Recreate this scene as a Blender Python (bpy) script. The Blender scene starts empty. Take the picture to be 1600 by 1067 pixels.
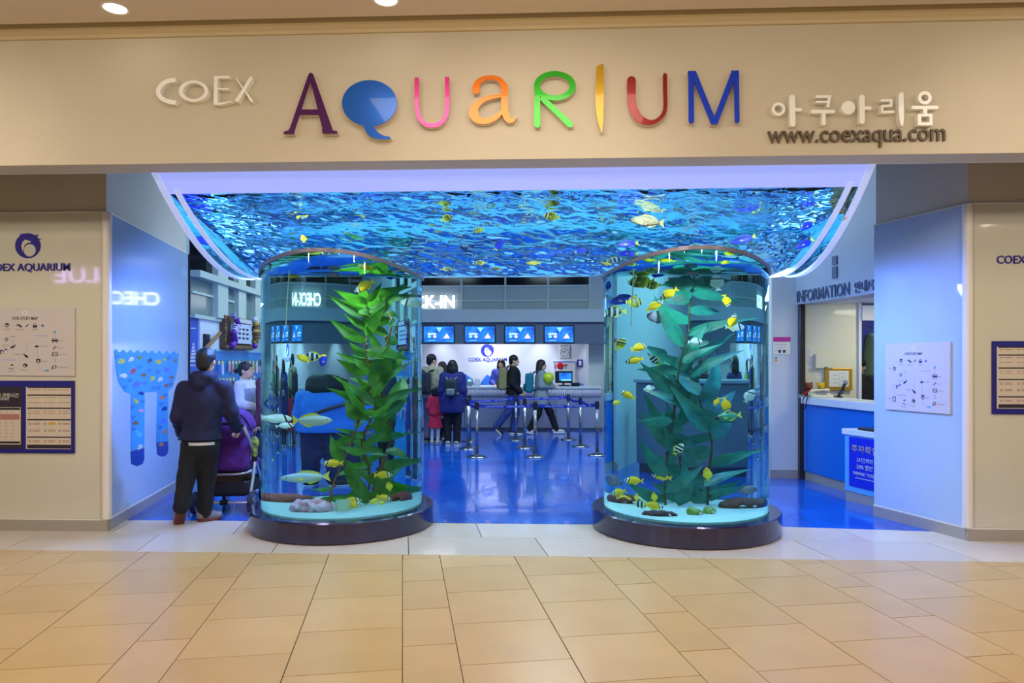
import bpy, bmesh, math, random
import numpy as np
from mathutils import Vector, Matrix
from mathutils.geometry import tessellate_polygon
random.seed(7); np.random.seed(7)
S = bpy.context.scene
COL = S.collection
# ------------------------------------------------------------------ camera
F = 1130.0; HZ = 563.0; YAW = math.radians(2.6)
CAM = Vector((0.32, -7.03, 1.6))
cd = bpy.data.cameras.new('camera'); co = bpy.data.objects.new('camera', cd); COL.objects.link(co)
co.location = CAM; co.rotation_euler = (math.pi/2, 0, YAW)
cd.sensor_width = 36; cd.lens = F/1600*36; cd.shift_y = (HZ-533.5)/1600; cd.clip_start = .05; cd.clip_end = 200
S.camera = co
S.view_settings.view_transform = 'Standard'; S.view_settings.look = 'None'
S.view_settings.gamma = 1; S.view_settings.exposure = 0.0; S.view_settings.use_curve_mapping = False
S.cycles.use_denoising = True
S.cycles.max_bounces = 14; S.cycles.transmission_bounces = 12; S.cycles.transparent_max_bounces = 12
S.cycles.diffuse_bounces = 3; S.cycles.glossy_bounces = 4; S.cycles.blur_glossy = .6
S.cycles.sample_clamp_indirect = 4.0
# ------------------------------------------------------------------ world: the lit mall around
w = bpy.data.worlds.new('mall_ambient'); S.world = w; w.use_nodes = True
w.node_tree.nodes['Background'].inputs[0].default_value = (1.0, .87, .70, 1)
w.node_tree.nodes['Background'].inputs[1].default_value = .28
def lamp(name, kind, loc, energy, color, target=None, size=.3, size_y=None, spot=60, blend=.6):
    l = bpy.data.lights.new(name, kind); l.energy = energy; l.color = color
    if kind == 'AREA':
        l.shape = 'RECTANGLE' if size_y else 'DISK'; l.size = size
        if size_y: l.size_y = size_y
    else: l.shadow_soft_size = size
    if kind == 'SPOT': l.spot_size = math.radians(spot); l.spot_blend = blend
    o = bpy.data.objects.new(name, l); COL.objects.link(o); o.location = loc
    if target is not None:
        o.rotation_euler = (Vector(target)-Vector(loc)).to_track_quat('-Z', 'Y').to_euler()
    return o
WARM = (1, .87, .70)
for x in (-7, -3.5, 0, 3.5, 7):                               # downlights of the mall behind the viewer
    lamp('mall_spot', 'AREA', (x, -9.0, 3.98), 74, WARM, (x*.85, -1.5, 2.2), .5)
for x, tx in ((-3.4, -4.3), (0.2, 0.3), (3.2, 3.9)):           # accent spots on the lower fascia
    lamp('fascia_spot', 'SPOT', (x, -6.6, 3.9), 260, WARM, (tx, -1.8, 2.75), .12, spot=34, blend=1.0)
for x in (-5, 0, 5):
    lamp('mall_down', 'AREA', (x, -4.0, 4.02), 58, WARM, (x, -4.0, 0), 2.6, 1.4)
BLUEL = (.17, .30, 1); COOL = (.62, .84, .96)
for y, en in ((2.7, 38), (5.3, 90)):                                          # lobby ceiling panels
    for x in (-2.6, 0.4, 2.4):
        lamp('lobby_panel', 'AREA', (x, y, 4.4), en, COOL, (x, y, 0), 1.2)
lamp('led_wash', 'AREA', (-2.35, .35, 2.36), 200, BLUEL, (-4.2, .7, .7), .6)
lamp('led_wash', 'AREA', (2.45, .0, 2.36), 150, BLUEL, (3.95, .05, .7), .6)
for x in (-2.2, 0, 2.2):                                      # LED spots under the front rim, on the white upper glass
    lamp('led_front', 'SPOT', (x, -1.50, 2.99), 85, (.60, .62, 1), (x*1.05, -1.2, 0), .05, spot=100)
# ------------------------------------------------------------------ pixel helpers (reference frame 1600x1067)
CY, SY = math.cos(YAW), math.sin(YAW)
def ray(px, py):
    a = (px-800)/F
    return Vector((a*CY-SY, a*SY+CY, (HZ-py)/F))
def pY(px, py, Y):
    r = ray(px, py); return CAM + r*((Y-CAM.y)/r.y)
def pZ(px, py, Z=0.0):
    r = ray(px, py); return CAM + r*((Z-CAM.z)/r.z)
def pD(px, py, D):
    return CAM + ray(px, py)*D
def pP(px, py, p0, n):
    r = ray(px, py); n = Vector(n); return CAM + r*((Vector(p0)-CAM).dot(n)/r.dot(n))
def proj(p):
    d = Vector(p)-CAM; x = d.x*CY+d.y*SY; y = -d.x*SY+d.y*CY
    return 800+F*x/y, HZ-F*d.z/y, y
# ------------------------------------------------------------------ materials
MATS = {}
def M(name, col=(.8,.8,.8), rough=.5, metal=0, emit=None, es=1.0, coat=0, noise=0, nscale=8, bump=0, bscale=30, spec=.5, trans=0, ior=1.45, ncol=None, sss=0, alpha=1):
    if name in MATS: return MATS[name]
    m = bpy.data.materials.new(name); m.use_nodes = True; nt = m.node_tree; b = nt.nodes['Principled BSDF']
    c = (*col, 1)
    b.inputs['Base Color'].default_value = c; b.inputs['Roughness'].default_value = rough
    b.inputs['Metallic'].default_value = metal; b.inputs['Specular IOR Level'].default_value = spec
    b.inputs['Coat Weight'].default_value = coat; b.inputs['Coat Roughness'].default_value = .03
    b.inputs['Transmission Weight'].default_value = trans; b.inputs['IOR'].default_value = ior
    if emit: b.inputs['Emission Color'].default_value = (*emit, 1); b.inputs['Emission Strength'].default_value = es
    if noise or bump:
        tc = nt.nodes.new('ShaderNodeTexCoord')
        n = nt.nodes.new('ShaderNodeTexNoise'); n.inputs['Scale'].default_value = nscale; n.inputs['Detail'].default_value = 5
        nt.links.new(tc.outputs['Object'], n.inputs['Vector'])
        if noise:
            mx = nt.nodes.new('ShaderNodeMix'); mx.data_type = 'RGBA'
            d = ncol or tuple(v*(1-noise) for v in col)
            mx.inputs['A'].default_value = c; mx.inputs['B'].default_value = (*d, 1)
            rp = nt.nodes.new('ShaderNodeMapRange'); rp.inputs[1].default_value = .35; rp.inputs[2].default_value = .65
            nt.links.new(n.outputs['Fac'], rp.inputs[0]); nt.links.new(rp.outputs[0], mx.inputs['Factor'])
            nt.links.new(mx.outputs['Result'], b.inputs['Base Color'])
        if bump:
            n2 = nt.nodes.new('ShaderNodeTexNoise'); n2.inputs['Scale'].default_value = bscale; n2.inputs['Detail'].default_value = 4
            nt.links.new(tc.outputs['Object'], n2.inputs['Vector'])
            bp = nt.nodes.new('ShaderNodeBump'); bp.inputs['Strength'].default_value = bump; bp.inputs['Distance'].default_value = .02
            nt.links.new(n2.outputs['Fac'], bp.inputs['Height']); nt.links.new(bp.outputs[0], b.inputs['Normal'])
    MATS[name] = m; return m
def s2l(*rgb):                       # 0-255 sRGB to linear
    return tuple(((v/255)/12.92 if v/255 <= .04045 else ((v/255+.055)/1.055)**2.4) for v in rgb)
# ------------------------------------------------------------------ object helpers
def tag(o, label=None, cat=None, group=None, kind=None):
    if label: o['label'] = label
    if cat: o['category'] = cat
    if group: o['group'] = group
    if kind: o['kind'] = kind
    return o
def link(name, me, mat=None, parent=None, loc=None, rot=None, smooth=False):
    if mat is not None and not me.materials: me.materials.append(mat)
    if smooth and len(me.polygons): me.polygons.foreach_set('use_smooth', [True]*len(me.polygons))
    o = bpy.data.objects.new(name, me); COL.objects.link(o)
    if loc is not None: o.location = loc
    if rot is not None: o.rotation_euler = rot
    if parent is not None: o.parent = parent
    return o
def thing(name, label, cat, loc=(0,0,0), rz=0, group=None):
    o = bpy.data.objects.new(name, None); COL.objects.link(o); o.empty_display_size = .1
    o.location = loc; o.rotation_euler = (0, 0, rz)
    return tag(o, label, cat, group)
class MB:
    """collects simple shapes into ONE mesh"""
    def __init__(s): s.v = []; s.f = []
    def add(s, v, f):
        o = len(s.v); s.v += [tuple(p) for p in v]; s.f += [tuple(i+o for i in q) for q in f]; return s
    def box(s, c, d, rz=0, bev=0):
        x, y, z = d[0]/2, d[1]/2, d[2]/2; cr, sr = math.cos(rz), math.sin(rz)
        P = []
        for k in (-z, z):
            for (i, j) in ((-x,-y),(x,-y),(x,y),(-x,y)):
                P.append((c[0]+i*cr-j*sr, c[1]+i*sr+j*cr, c[2]+k))
        return s.add(P, [(3,2,1,0),(4,5,6,7),(0,1,5,4),(1,2,6,5),(2,3,7,6),(3,0,4,7)])
    def prism(s, poly, z0, z1):          # poly in XY, extruded along z
        n = len(poly); P = [(p[0],p[1],z0) for p in poly]+[(p[0],p[1],z1) for p in poly]
        if sum(poly[i][0]*poly[(i+1)%n][1]-poly[(i+1)%n][0]*poly[i][1] for i in range(n)) < 0:
            P = P[:n][::-1]+P[n:][::-1]
        return s.add(P, [tuple(range(n))[::-1], tuple(range(n, 2*n))]+[(i,(i+1)%n,(i+1)%n+n,i+n) for i in range(n)])
    def tube(s, pts, r, n=10, cap=True):
        pts = [Vector(p) for p in pts]; R = r if isinstance(r, (list, tuple)) else [r]*len(pts)
        up = Vector((0,0,1)); rings = []
        for i, p in enumerate(pts):
            t = (pts[min(i+1,len(pts)-1)]-pts[max(i-1,0)]).normalized()
            a = t.cross(up)
            if a.length < 1e-3: a = t.cross(Vector((1,0,0)))
            a.normalize(); b = t.cross(a).normalized()
            rings.append([p+(a*math.cos(2*math.pi*k/n)+b*math.sin(2*math.pi*k/n))*R[i] for k in range(n)])
        V = [q for g in rings for q in g]; Fc = []
        for i in range(len(pts)-1):
            for k in range(n):
                Fc.append((i*n+k, i*n+(k+1)%n, (i+1)*n+(k+1)%n, (i+1)*n+k))
        if cap: Fc += [tuple(range(n))[::-1], tuple(range((len(pts)-1)*n, len(pts)*n))]
        return s.add(V, Fc)
    def lathe(s, prof, n=24, c=(0,0,0)):   # prof list of (r,z)
        V = []; Fc = []
        for (r, z) in prof:
            for k in range(n):
                a = 2*math.pi*k/n; V.append((c[0]+r*math.cos(a), c[1]+r*math.sin(a), c[2]+z))
        for i in range(len(prof)-1):
            for k in range(n):
                Fc.append((i*n+k, i*n+(k+1)%n, (i+1)*n+(k+1)%n, (i+1)*n+k))
        if prof[0][0] > 1e-6: Fc.append(tuple(range(n))[::-1])
        if prof[-1][0] > 1e-6: Fc.append(tuple(range((len(prof)-1)*n, len(prof)*n)))
        return s.add(V, Fc)
    def ell(s, c, r, n=12, m=8, rot=None):
        V = [(0,0,-1)]; Fc = []
        for i in range(1, m):
            t = math.pi*i/m-math.pi/2
            for k in range(n):
                a = 2*math.pi*k/n; V.append((math.cos(t)*math.cos(a), math.cos(t)*math.sin(a), math.sin(t)))
        V.append((0,0,1)); L = len(V)-1
        for k in range(n): Fc.append((0, 1+(k+1)%n, 1+k)); Fc.append((L, L-n+k, L-n+(k+1)%n))
        for i in range(m-2):
            for k in range(n): Fc.append((1+i*n+k, 1+i*n+(k+1)%n, 1+(i+1)*n+(k+1)%n, 1+(i+1)*n+k))
        rm = rot or Matrix.Identity(3)
        return s.add([Vector(c)+rm@Vector((p[0]*r[0], p[1]*r[1], p[2]*r[2])) for p in V], Fc)
    def flat(s, loops, d0, d1, fr):
        """polygon with holes (2D loops) extruded between depth d0 and d1; fr(u,v,d)->3D"""
        L = [[(p[0],p[1],0) for p in l] for l in loops]
        tri = tessellate_polygon([[Vector(p) for p in l] for l in L])
        allp = [p for l in L for p in l]; n = len(allp)
        P = [fr(p[0],p[1],d0) for p in allp]+[fr(p[0],p[1],d1) for p in allp]
        Fc = [t for t in tri]+[tuple(i+n for i in t[::-1]) for t in tri]
        o = 0
        for l in L:
            k = len(l); Fc += [(o+i, o+(i+1)%k, o+(i+1)%k+n, o+i+n) for i in range(k)]; o += k
        return s.add(P, Fc)
    def mesh(s, name='m', smooth=False, fix=False):
        me = bpy.data.meshes.new(name); me.from_pydata([tuple(p) for p in s.v], [], s.f)
        if fix:
            bm = bmesh.new(); bm.from_mesh(me); bmesh.ops.remove_doubles(bm, verts=bm.verts, dist=1e-6)
            bmesh.ops.recalc_face_normals(bm, faces=bm.faces); bm.to_mesh(me); bm.free()
        if smooth: me.polygons.foreach_set('use_smooth', [True]*len(me.polygons))
        me.update(); return me
    def obj(s, name, mat, parent=None, loc=None, rot=None, smooth=False, bevel=0, fix=False, seg=2):
        o = link(name, s.mesh(name, smooth, fix), mat, parent, loc, rot)
        if bevel:
            b = o.modifiers.new('b', 'BEVEL'); b.width = bevel; b.segments = seg; b.limit_method = 'ANGLE'; b.angle_limit = math.radians(40)
        return o
def ico(c, r, sub=2):
    bm = bmesh.new(); bmesh.ops.create_icosphere(bm, subdivisions=sub, radius=1); me = bpy.data.meshes.new('s')
    for v in bm.verts: v.co = Vector((v.co.x*r[0]+c[0], v.co.y*r[1]+c[1], v.co.z*r[2]+c[2]))
    bm.to_mesh(me); bm.free(); return me
def text_mesh(body, size=1.0, extrude=0, bold=0, align='CENTER', spacing=1.0):
    """built-in font outline as mesh in XY plane"""
    cu = bpy.data.curves.new('t', 'FONT'); cu.body = body; cu.size = size; cu.extrude = extrude; cu.offset = bold
    cu.align_x = align; cu.align_y = 'CENTER'; cu.resolution_u = 3; cu.space_character = spacing
    o = bpy.data.objects.new('t', cu); COL.objects.link(o)
    dg = bpy.context.evaluated_depsgraph_get(); me = bpy.data.meshes.new_from_object(o.evaluated_get(dg))
    bpy.data.objects.remove(o); bpy.data.curves.remove(cu); return me
def fit_text(me, wd, ht=None):
    """centre on the origin, scale to width wd (and height ht)"""
    n = len(me.vertices); a = np.empty(n*3); me.vertices.foreach_get('co', a); a = a.reshape(-1,3)
    lo, hi = a.min(0), a.max(0); c = (lo+hi)/2; a[:, :2] -= c[:2]
    sx = wd/(hi[0]-lo[0]); sy = ht/(hi[1]-lo[1]) if ht else sx
    a[:,0] *= sx; a[:,1] *= sy; me.vertices.foreach_set('co', a.ravel()); me.update(); return me
def put_text(name, body, mat, c, ex, ey, wd, ht=None, parent=None, depth=.004, bold=0, label=None):
    """lettering of given width centred at c, ex = reading direction, ey = up direction"""
    me = fit_text(text_mesh(body, 1.0, 0, bold), wd, ht)
    ex = Vector(ex).normalized(); ey = Vector(ey).normalized(); ez = ex.cross(ey)
    me.transform(Matrix(((ex.x,ey.x,ez.x,c[0]),(ex.y,ey.y,ez.y,c[1]),(ex.z,ey.z,ez.z,c[2]),(0,0,0,1))))
    if depth:
        bm = bmesh.new(); bm.from_mesh(me)
        r = bmesh.ops.extrude_face_region(bm, geom=bm.faces[:])
        bmesh.ops.translate(bm, verts=[v for v in r['geom'] if isinstance(v, bmesh.types.BMVert)], vec=ez*depth)
        bm.to_mesh(me); bm.free()
    o = link(name, me, mat, parent)
    if label: o['label'] = label
    return o
def stroke(pts, wd, caps=(1,1), n=6):
    """outline of a variable-width polyline; wd = full widths"""
    P = [Vector((p[0],p[1])) for p in pts]; W = wd if isinstance(wd,(list,tuple)) else [wd]*len(P)
    Lp, Rp = [], []
    for i, p in enumerate(P):
        t = (P[min(i+1,len(P)-1)]-P[max(i-1,0)]).normalized(); nn = Vector((-t.y,t.x))
        Lp.append(p+nn*W[i]/2); Rp.append(p-nn*W[i]/2)
    out = list(Lp)
    if caps[1]:
        t = (P[-1]-P[-2]).normalized(); a0 = math.atan2(t.x, -t.y)
        nn = Vector((-t.y,t.x))
        for k in range(1,n): th = math.pi*k/n; out.append(P[-1]+(nn*math.cos(th)+t*math.sin(th))*W[-1]/2)
    out += Rp[::-1]
    if caps[0]:
        t = (P[0]-P[1]).normalized(); nn = Vector((-t.y,t.x))
        for k in range(1,n): th = math.pi*k/n; out.append(P[0]+(nn*math.cos(th)+t*math.sin(th))*W[0]/2)
    return [(p.x,p.y) for p in out]
def smooth_pts(pts, n=6, closed=False):
    """Catmull-Rom through points"""
    P = [np.array(p, float) for p in pts]; out = []; N = len(P)
    rng = range(N) if closed else range(N-1)
    for i in rng:
        if closed: a,b,c,d = P[i-1],P[i],P[(i+1)%N],P[(i+2)%N]
        else: a,b,c,d = P[max(i-1,0)],P[i],P[i+1],P[min(i+2,N-1)]
        for k in range(n):
            t = k/n; out.append(tuple(.5*((2*b)+(-a+c)*t+(2*a-5*b+4*c-d)*t*t+(-a+3*b-3*c+d)*t**3)))
    if not closed: out.append(tuple(P[-1]))
    return out
def ellipse(cx, cy, rx, ry, n=32, rot=0):
    return [(cx+rx*math.cos(t)*math.cos(rot)-ry*math.sin(t)*math.sin(rot), cy+rx*math.cos(t)*math.sin(rot)+ry*math.sin(t)*math.cos(rot)) for t in [2*math.pi*k/n for k in range(n)]]
def rect(x0,y0,x1,y1): return [(x0,y0),(x1,y0),(x1,y1),(x0,y1)]
# ------------------------------------------------------------------ signed-distance modelling (bodies, rocks, soft things)
def sdf_mesh(prims, res, k=.03, noise=None, zmin=None):
    """prims: ('c',a,b,ra,rb) tapered capsule | ('e',centre,radii[,rotmatrix]) ellipsoid | ('b',centre,half,round[,rot]); leading '-' subtracts"""
    lo = np.array([1e9]*3); hi = -lo; bb = []
    for p in prims:
        if p[0][-1] == 'c':
            a, b = np.array(p[1],float), np.array(p[2],float); r = max(p[3],p[4]); l, h = np.minimum(a,b)-r, np.maximum(a,b)+r
        elif p[0][-1] == 'e': c = np.array(p[1],float); r = max(p[2]) if len(p) > 3 else np.array(p[2]); l, h = c-r, c+r
        else: c = np.array(p[1],float); r = (np.linalg.norm(p[2]) if len(p) > 4 else np.array(p[2]))+p[3]; l, h = c-r, c+r
        bb.append((l,h))
        if p[0][0] != '-': lo = np.minimum(lo,l); hi = np.maximum(hi,h)
    lo -= 2.5*res; hi += 2.5*res; n = np.ceil((hi-lo)/res).astype(int)+1
    D = np.full(n, .5)
    ax = [lo[i]+np.arange(n[i])*res for i in range(3)]
    for p,(l,h) in zip(prims, bb):
        pad = 2*k+2*res
        s = [slice(max(0,int((l[i]-pad-lo[i])/res)), min(n[i], int((h[i]+pad-lo[i])/res)+2)) for i in range(3)]
        X, Y, Z = np.meshgrid(ax[0][s[0]], ax[1][s[1]], ax[2][s[2]], indexing='ij')
        if X.size == 0: continue
        t = p[0][-1]
        if t == 'c':
            a, b = np.array(p[1],float), np.array(p[2],float); ba = b-a; L2 = max(ba@ba,1e-9)
            u = np.clip(((X-a[0])*ba[0]+(Y-a[1])*ba[1]+(Z-a[2])*ba[2])/L2, 0, 1)
            d = np.sqrt((X-a[0]-u*ba[0])**2+(Y-a[1]-u*ba[1])**2+(Z-a[2]-u*ba[2])**2)-(p[3]+(p[4]-p[3])*u)
        else:
            c = p[1]; Q = [X-c[0], Y-c[1], Z-c[2]]
            rm = p[3] if (t == 'e' and len(p) > 3) else (p[4] if (t == 'b' and len(p) > 4) else None)
            if rm is not None:
                R = np.array(rm); Q = [R[0][i]*Q[0]+R[1][i]*Q[1]+R[2][i]*Q[2] for i in range(3)]
            if t == 'e':
                r = p[2]; k0 = np.sqrt((Q[0]/r[0])**2+(Q[1]/r[1])**2+(Q[2]/r[2])**2)
                k1 = np.sqrt((Q[0]/r[0]**2)**2+(Q[1]/r[1]**2)**2+(Q[2]/r[2]**2)**2)+1e-9; d = k0*(k0-1)/k1
            else:
                q = [np.abs(Q[i])-p[2][i] for i in range(3)]
                d = np.sqrt(sum(np.maximum(v,0)**2 for v in q))+np.minimum(np.maximum.reduce(q),0)-p[3]
        o = D[s[0],s[1],s[2]]
        kk = k
        if p[0][0] == '-':
            hh = np.maximum(kk-np.abs(-o-d),0)/kk; D[s[0],s[1],s[2]] = -(np.minimum(-o,d)-hh*hh*kk*.25); 
        else:
            hh = np.maximum(kk-np.abs(o-d),0)/kk; D[s[0],s[1],s[2]] = np.minimum(o,d)-hh*hh*kk*.25
    if noise:
        X, Y, Z = np.meshgrid(*ax, indexing='ij'); D = D + noise(X,Y,Z)
    if zmin is not None: D = np.maximum(D, (zmin-ax[2])[None,None,:])
    return surface_nets(D, lo, res)
def surface_nets(D, lo, res):
    ins = D < 0
    n = D.shape; c = [D[i:n[0]-1+i, j:n[1]-1+j, k:n[2]-1+k] for i in (0,1) for j in (0,1) for k in (0,1)]
    ic = [x < 0 for x in c]; cnt = sum(x.astype(np.int8) for x in ic); act = (cnt > 0) & (cnt < 8)
    idx = np.full(act.shape, -1); cells = np.argwhere(act); idx[act] = np.arange(len(cells))
    off = [(i,j,k) for i in (0,1) for j in (0,1) for k in (0,1)]
    acc = np.zeros((len(cells),3)); wt = np.zeros(len(cells)); vals = [x[act] for x in c]
    for a in range(8):
        for b in range(a+1,8):
            if sum(abs(off[a][q]-off[b][q]) for q in range(3)) != 1: continue
            va, vb = vals[a], vals[b]; m = (va < 0) != (vb < 0)
            t = np.where(m, va/np.where(m, va-vb, 1), 0)
            for q in range(3): acc[:,q] += np.where(m, off[a][q]+(off[b][q]-off[a][q])*t, 0)
            wt += m
    V = lo+(cells+acc/wt[:,None])*res
    Fs = []
    for axn in range(3):
        sl0 = [slice(1,n[q]-1) for q in range(3)]; sl0[axn] = slice(0,n[axn]-1)
        sl1 = list(sl0); sl1[axn] = slice(1,n[axn])
        a, b = ins[tuple(sl0)], ins[tuple(sl1)]; e = np.argwhere(a != b)
        if not len(e): continue
        st = np.array([1,1,1]); st[axn] = 0; e = e+st; o1, o2 = [q for q in range(3) if q != axn]
        def cell(d1,d2):
            g = e.copy(); g[:,o1] -= d1; g[:,o2] -= d2; return idx[g[:,0],g[:,1],g[:,2]]
        q = np.stack([cell(1,1),cell(0,1),cell(0,0),cell(1,0)],1)
        flip = ins[e[:,0],e[:,1],e[:,2]]
        if axn == 1: flip = ~flip
        q[~flip] = q[~flip][:, ::-1]; Fs.append(q)
    Q = np.concatenate(Fs) if Fs else np.zeros((0,4),int)
    return V, Q
def np_mesh(name, parts, smooth=True):
    """parts: list of (V,Q) quad arrays joined into ONE mesh"""
    V = np.concatenate([p[0] for p in parts]); off = 0; Q = []
    for p in parts: Q.append(p[1]+off); off += len(p[0])
    Q = np.concatenate(Q); me = bpy.data.meshes.new(name)
    me.vertices.add(len(V)); me.vertices.foreach_set('co', V.ravel()); me.loops.add(Q.size); me.loops.foreach_set('vertex_index', Q.ravel().astype(np.int32))
    me.polygons.add(len(Q)); me.polygons.foreach_set('loop_start', (np.arange(len(Q))*4).astype(np.int32))
    me.update(calc_edges=True)
    if smooth: me.polygons.foreach_set('use_smooth', [True]*len(me.polygons))
    me.validate(); return me
def sdf_obj(name, prims, res, mat, parent=None, k=.03, noise=None, zmin=None):
    return link(name, np_mesh(name, [sdf_mesh(prims, res, k, noise, zmin)]), mat, parent)
# ================================================================== SETTING
PAINT = M('beige_paint', s2l(206,196,176), .6, noise=.05, nscale=1.5)
GLASSP = M('back_painted_glass', s2l(212,208,192), .05, coat=.6, noise=.03, nscale=1.0)
GLASSB = M('reveal_glass_blue_spill', s2l(180,202,226), .05, coat=.6, noise=.04, nscale=1.0)      # passage wall panels, blue light tinted into their base colour
TRIMW = M('white_trim', s2l(228,222,212), .35)
SKIRT = M('skirting_metal', s2l(176,168,156), .3, metal=.3)
WHITE = M('white_paint', s2l(225,228,230), .5)
GREYP = M('grey_paint', s2l(165,176,184), .5)
GROUT = M('grout', s2l(78,62,46), .8)
# ---- mall floor: tile columns of 0.6, 0.6, 0.3 m, running 11 degrees off the shop front
FA = math.radians(90+8.6+2.6)
fu = Vector((math.cos(FA), math.sin(FA), 0)); fv = Vector((math.sin(FA), -math.cos(FA), 0))      # along the columns / across them
f0 = pZ(629, 1000)
BORDER_Y = -1.12
def clip_half(poly, fn):
    out = []
    for i in range(len(poly)):
        a, b = poly[i], poly[(i+1)%len(poly)]; da, db = fn(a), fn(b)
        if da >= 0: out.append(a)
        if (da >= 0) != (db >= 0): t = da/(da-db); out.append((a[0]+(b[0]-a[0])*t, a[1]+(b[1]-a[1])*t))
    return out
floor = MB().prism([(-9,-11),(9,-11),(9,0.3),(-9,0.3)], -.10, -.004).obj('floor', GROUT)
tag(floor, 'beige rectangular stone tile floor of the mall walkway', 'floor', kind='structure')
def tile_mat(i):
    base = [(213,178,120),(216,181,124),(210,175,117),(214,179,122)][i % 4]
    return M('stone_tile_%d' % (i % 4), s2l(*base), .30, noise=.08, nscale=2.2, coat=.12, spec=.5)
def bmat(i): return M('cream_tile_%d' % (i % 3), s2l(*[(228,214,192),(222,208,186),(232,219,199)][i % 3]), .18, noise=.05, nscale=2.5, coat=.2)
def add_tile(poly, mat, gap=.0045):
    c = (sum(p[0] for p in poly)/len(poly), sum(p[1] for p in poly)/len(poly))
    q = []
    for p in poly:
        d = Vector((c[0]-p[0], c[1]-p[1])); L = d.length
        q.append((p[0]+d.x/L*gap-c[0], p[1]+d.y/L*gap-c[1]))
    return MB().prism(q, -.02, 0).obj('tile', mat, floor, (c[0],c[1],0))
colw = [.3,.6,.6]; full = {}
edges = [(0.0, 0)]
e = 0.0; cols = []
for k in range(-15, 16):
    i = k % 3; wd = colw[i]; cols.append((k, wd))
pos = 0.0; starts = {}
for k in range(0, 16): starts[k] = pos; pos += colw[k % 3]
pos = 0.0
for k in range(-1, -16, -1): pos -= colw[k % 3]; starts[k] = pos
rowoff = (pZ(547, 984)-f0).dot(fu)
nt_ = 0
for k in range(-15, 16):
    wd = colw[k % 3]; x0 = starts[k]
    half = .3 if (k % 2 == 0) else 0.0
    for r in range(-7, 9):
        v0 = rowoff+half+r*.6
        pts = [f0+fv*(x0+a)+fu*(v0+b) for a, b in ((0,0),(wd,0),(wd,.6),(0,.6))]
        poly = clip_half([(p.x,p.y) for p in pts], lambda p: BORDER_Y-p[1])
        if len(poly) < 3: continue
        c = (sum(p[0] for p in poly)/len(poly), sum(p[1] for p in poly)/len(poly), 0)
        x, y, d = proj(c)
        if d < 2.6 or x < -250 or x > 1850 or y > 1330: continue
        nt_ += 1
        add_tile(poly, tile_mat(nt_*7+k*3))
FEND = MB().prism([(-9,-11),(9,-11),(9,-4.9),(-9,-4.9)], -.004, -.001).obj('paving_beyond', M('stone_tile_0'), floor)
FEND['kind'] = 'stuff'
# ---- cream border tiles, in front of and under the tanks
skew = math.tan(math.radians(11.2))
for row, (ya, yb) in enumerate(((BORDER_Y, -.50), (-.50, .05))):
    for i, x in enumerate(np.arange(-5.4+.55*row, 5.4, 1.15)):
        pl = [(x-skew*0,ya),(x+1.15,ya),(x+1.15-skew*(yb-ya),yb),(x-skew*(yb-ya),yb)]
        add_tile(pl, bmat(i+row))
# ---- lobby floor
LF = M('blue_epoxy', s2l(14,98,214), .16, noise=.35, nscale=1.6, coat=.35, bump=.04, bscale=5, ncol=s2l(8,74,182))
flb = MB().prism([(-4.2,.02),(-2.5,.06),(2.4,.06),(4.6,-.16),(9,-.16),(9,13),(-9,13),(-9,.02)], -.06, .001).obj('floor_lobby', LF)
tag(flb, 'glossy blue floor of the aquarium lobby', 'floor', kind='structure')
# ---- fascia and ceilings
FY = -1.80; FZ0 = 3.055; FZ1 = 4.00
fas = MB().box((0,(FY-1.56)/2,(FZ0+4.7)/2),(20,-1.56-FY,4.7-FZ0)).obj('wall_front', PAINT, bevel=.004)
tag(fas, 'wide beige fascia above the entrance carrying the coloured letters', 'wall', kind='structure')
cove = MB()
prof = [(FY,FZ1-.015),(FY-.018,FZ1-.012),(FY-.022,FZ1+.01),(FY-.05,FZ1+.034),(FY-.07,FZ1+.04),(FY-.07,FZ1+.2),(FY,FZ1+.2)]
n = len(prof)
cove.add([(-10,p[0],p[1]) for p in prof]+[(10,p[0],p[1]) for p in prof], [(i,(i+1)%n,(i+1)%n+n,i+n) for i in range(n)])
o = cove.obj('trim_1', M('cove_paint', s2l(206,188,150), .6)); tag(o, 'beige cove moulding between fascia and ceiling', 'moulding', kind='structure')
ceil = MB().box((0,-6.9,FZ1+.14),(20,9.9,.2)).obj('ceiling', M('ceiling_paint', s2l(232,220,208), .8))
tag(ceil, 'pale mall ceiling with round downlights', 'ceiling', kind='structure')
for i,(px,py,lb) in enumerate(((180,13,'white round recessed downlight in the ceiling corner at the left'),(603,0,'white round recessed downlight at the ceiling edge near the middle'))):
    c = pZ(px, py, FZ1+.04)
    t = thing('downlight', lb, 'downlight', (c.x,c.y,FZ1+.04), 0, 'mall ceiling downlights')
    MB().lathe([(.075,-.002),(.085,-.006),(.095,-.002),(.095,0)],24).obj('trim_ring', TRIMW, t)
    MB().lathe([(.0001,-.003),(.073,-.003),(.073,0)],24).obj('lens', M('lamp_glow',(1,1,1),emit=(1,.93,.82),es=9), t)
# soffit panels under the fascia, behind the letters wall
sof = MB().box((0,-1.55,FZ0+.03),(20,.04,.05)).obj('trim_2', TRIMW)
tag(sof, 'narrow soffit edge under the fascia', 'soffit', kind='structure')
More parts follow.
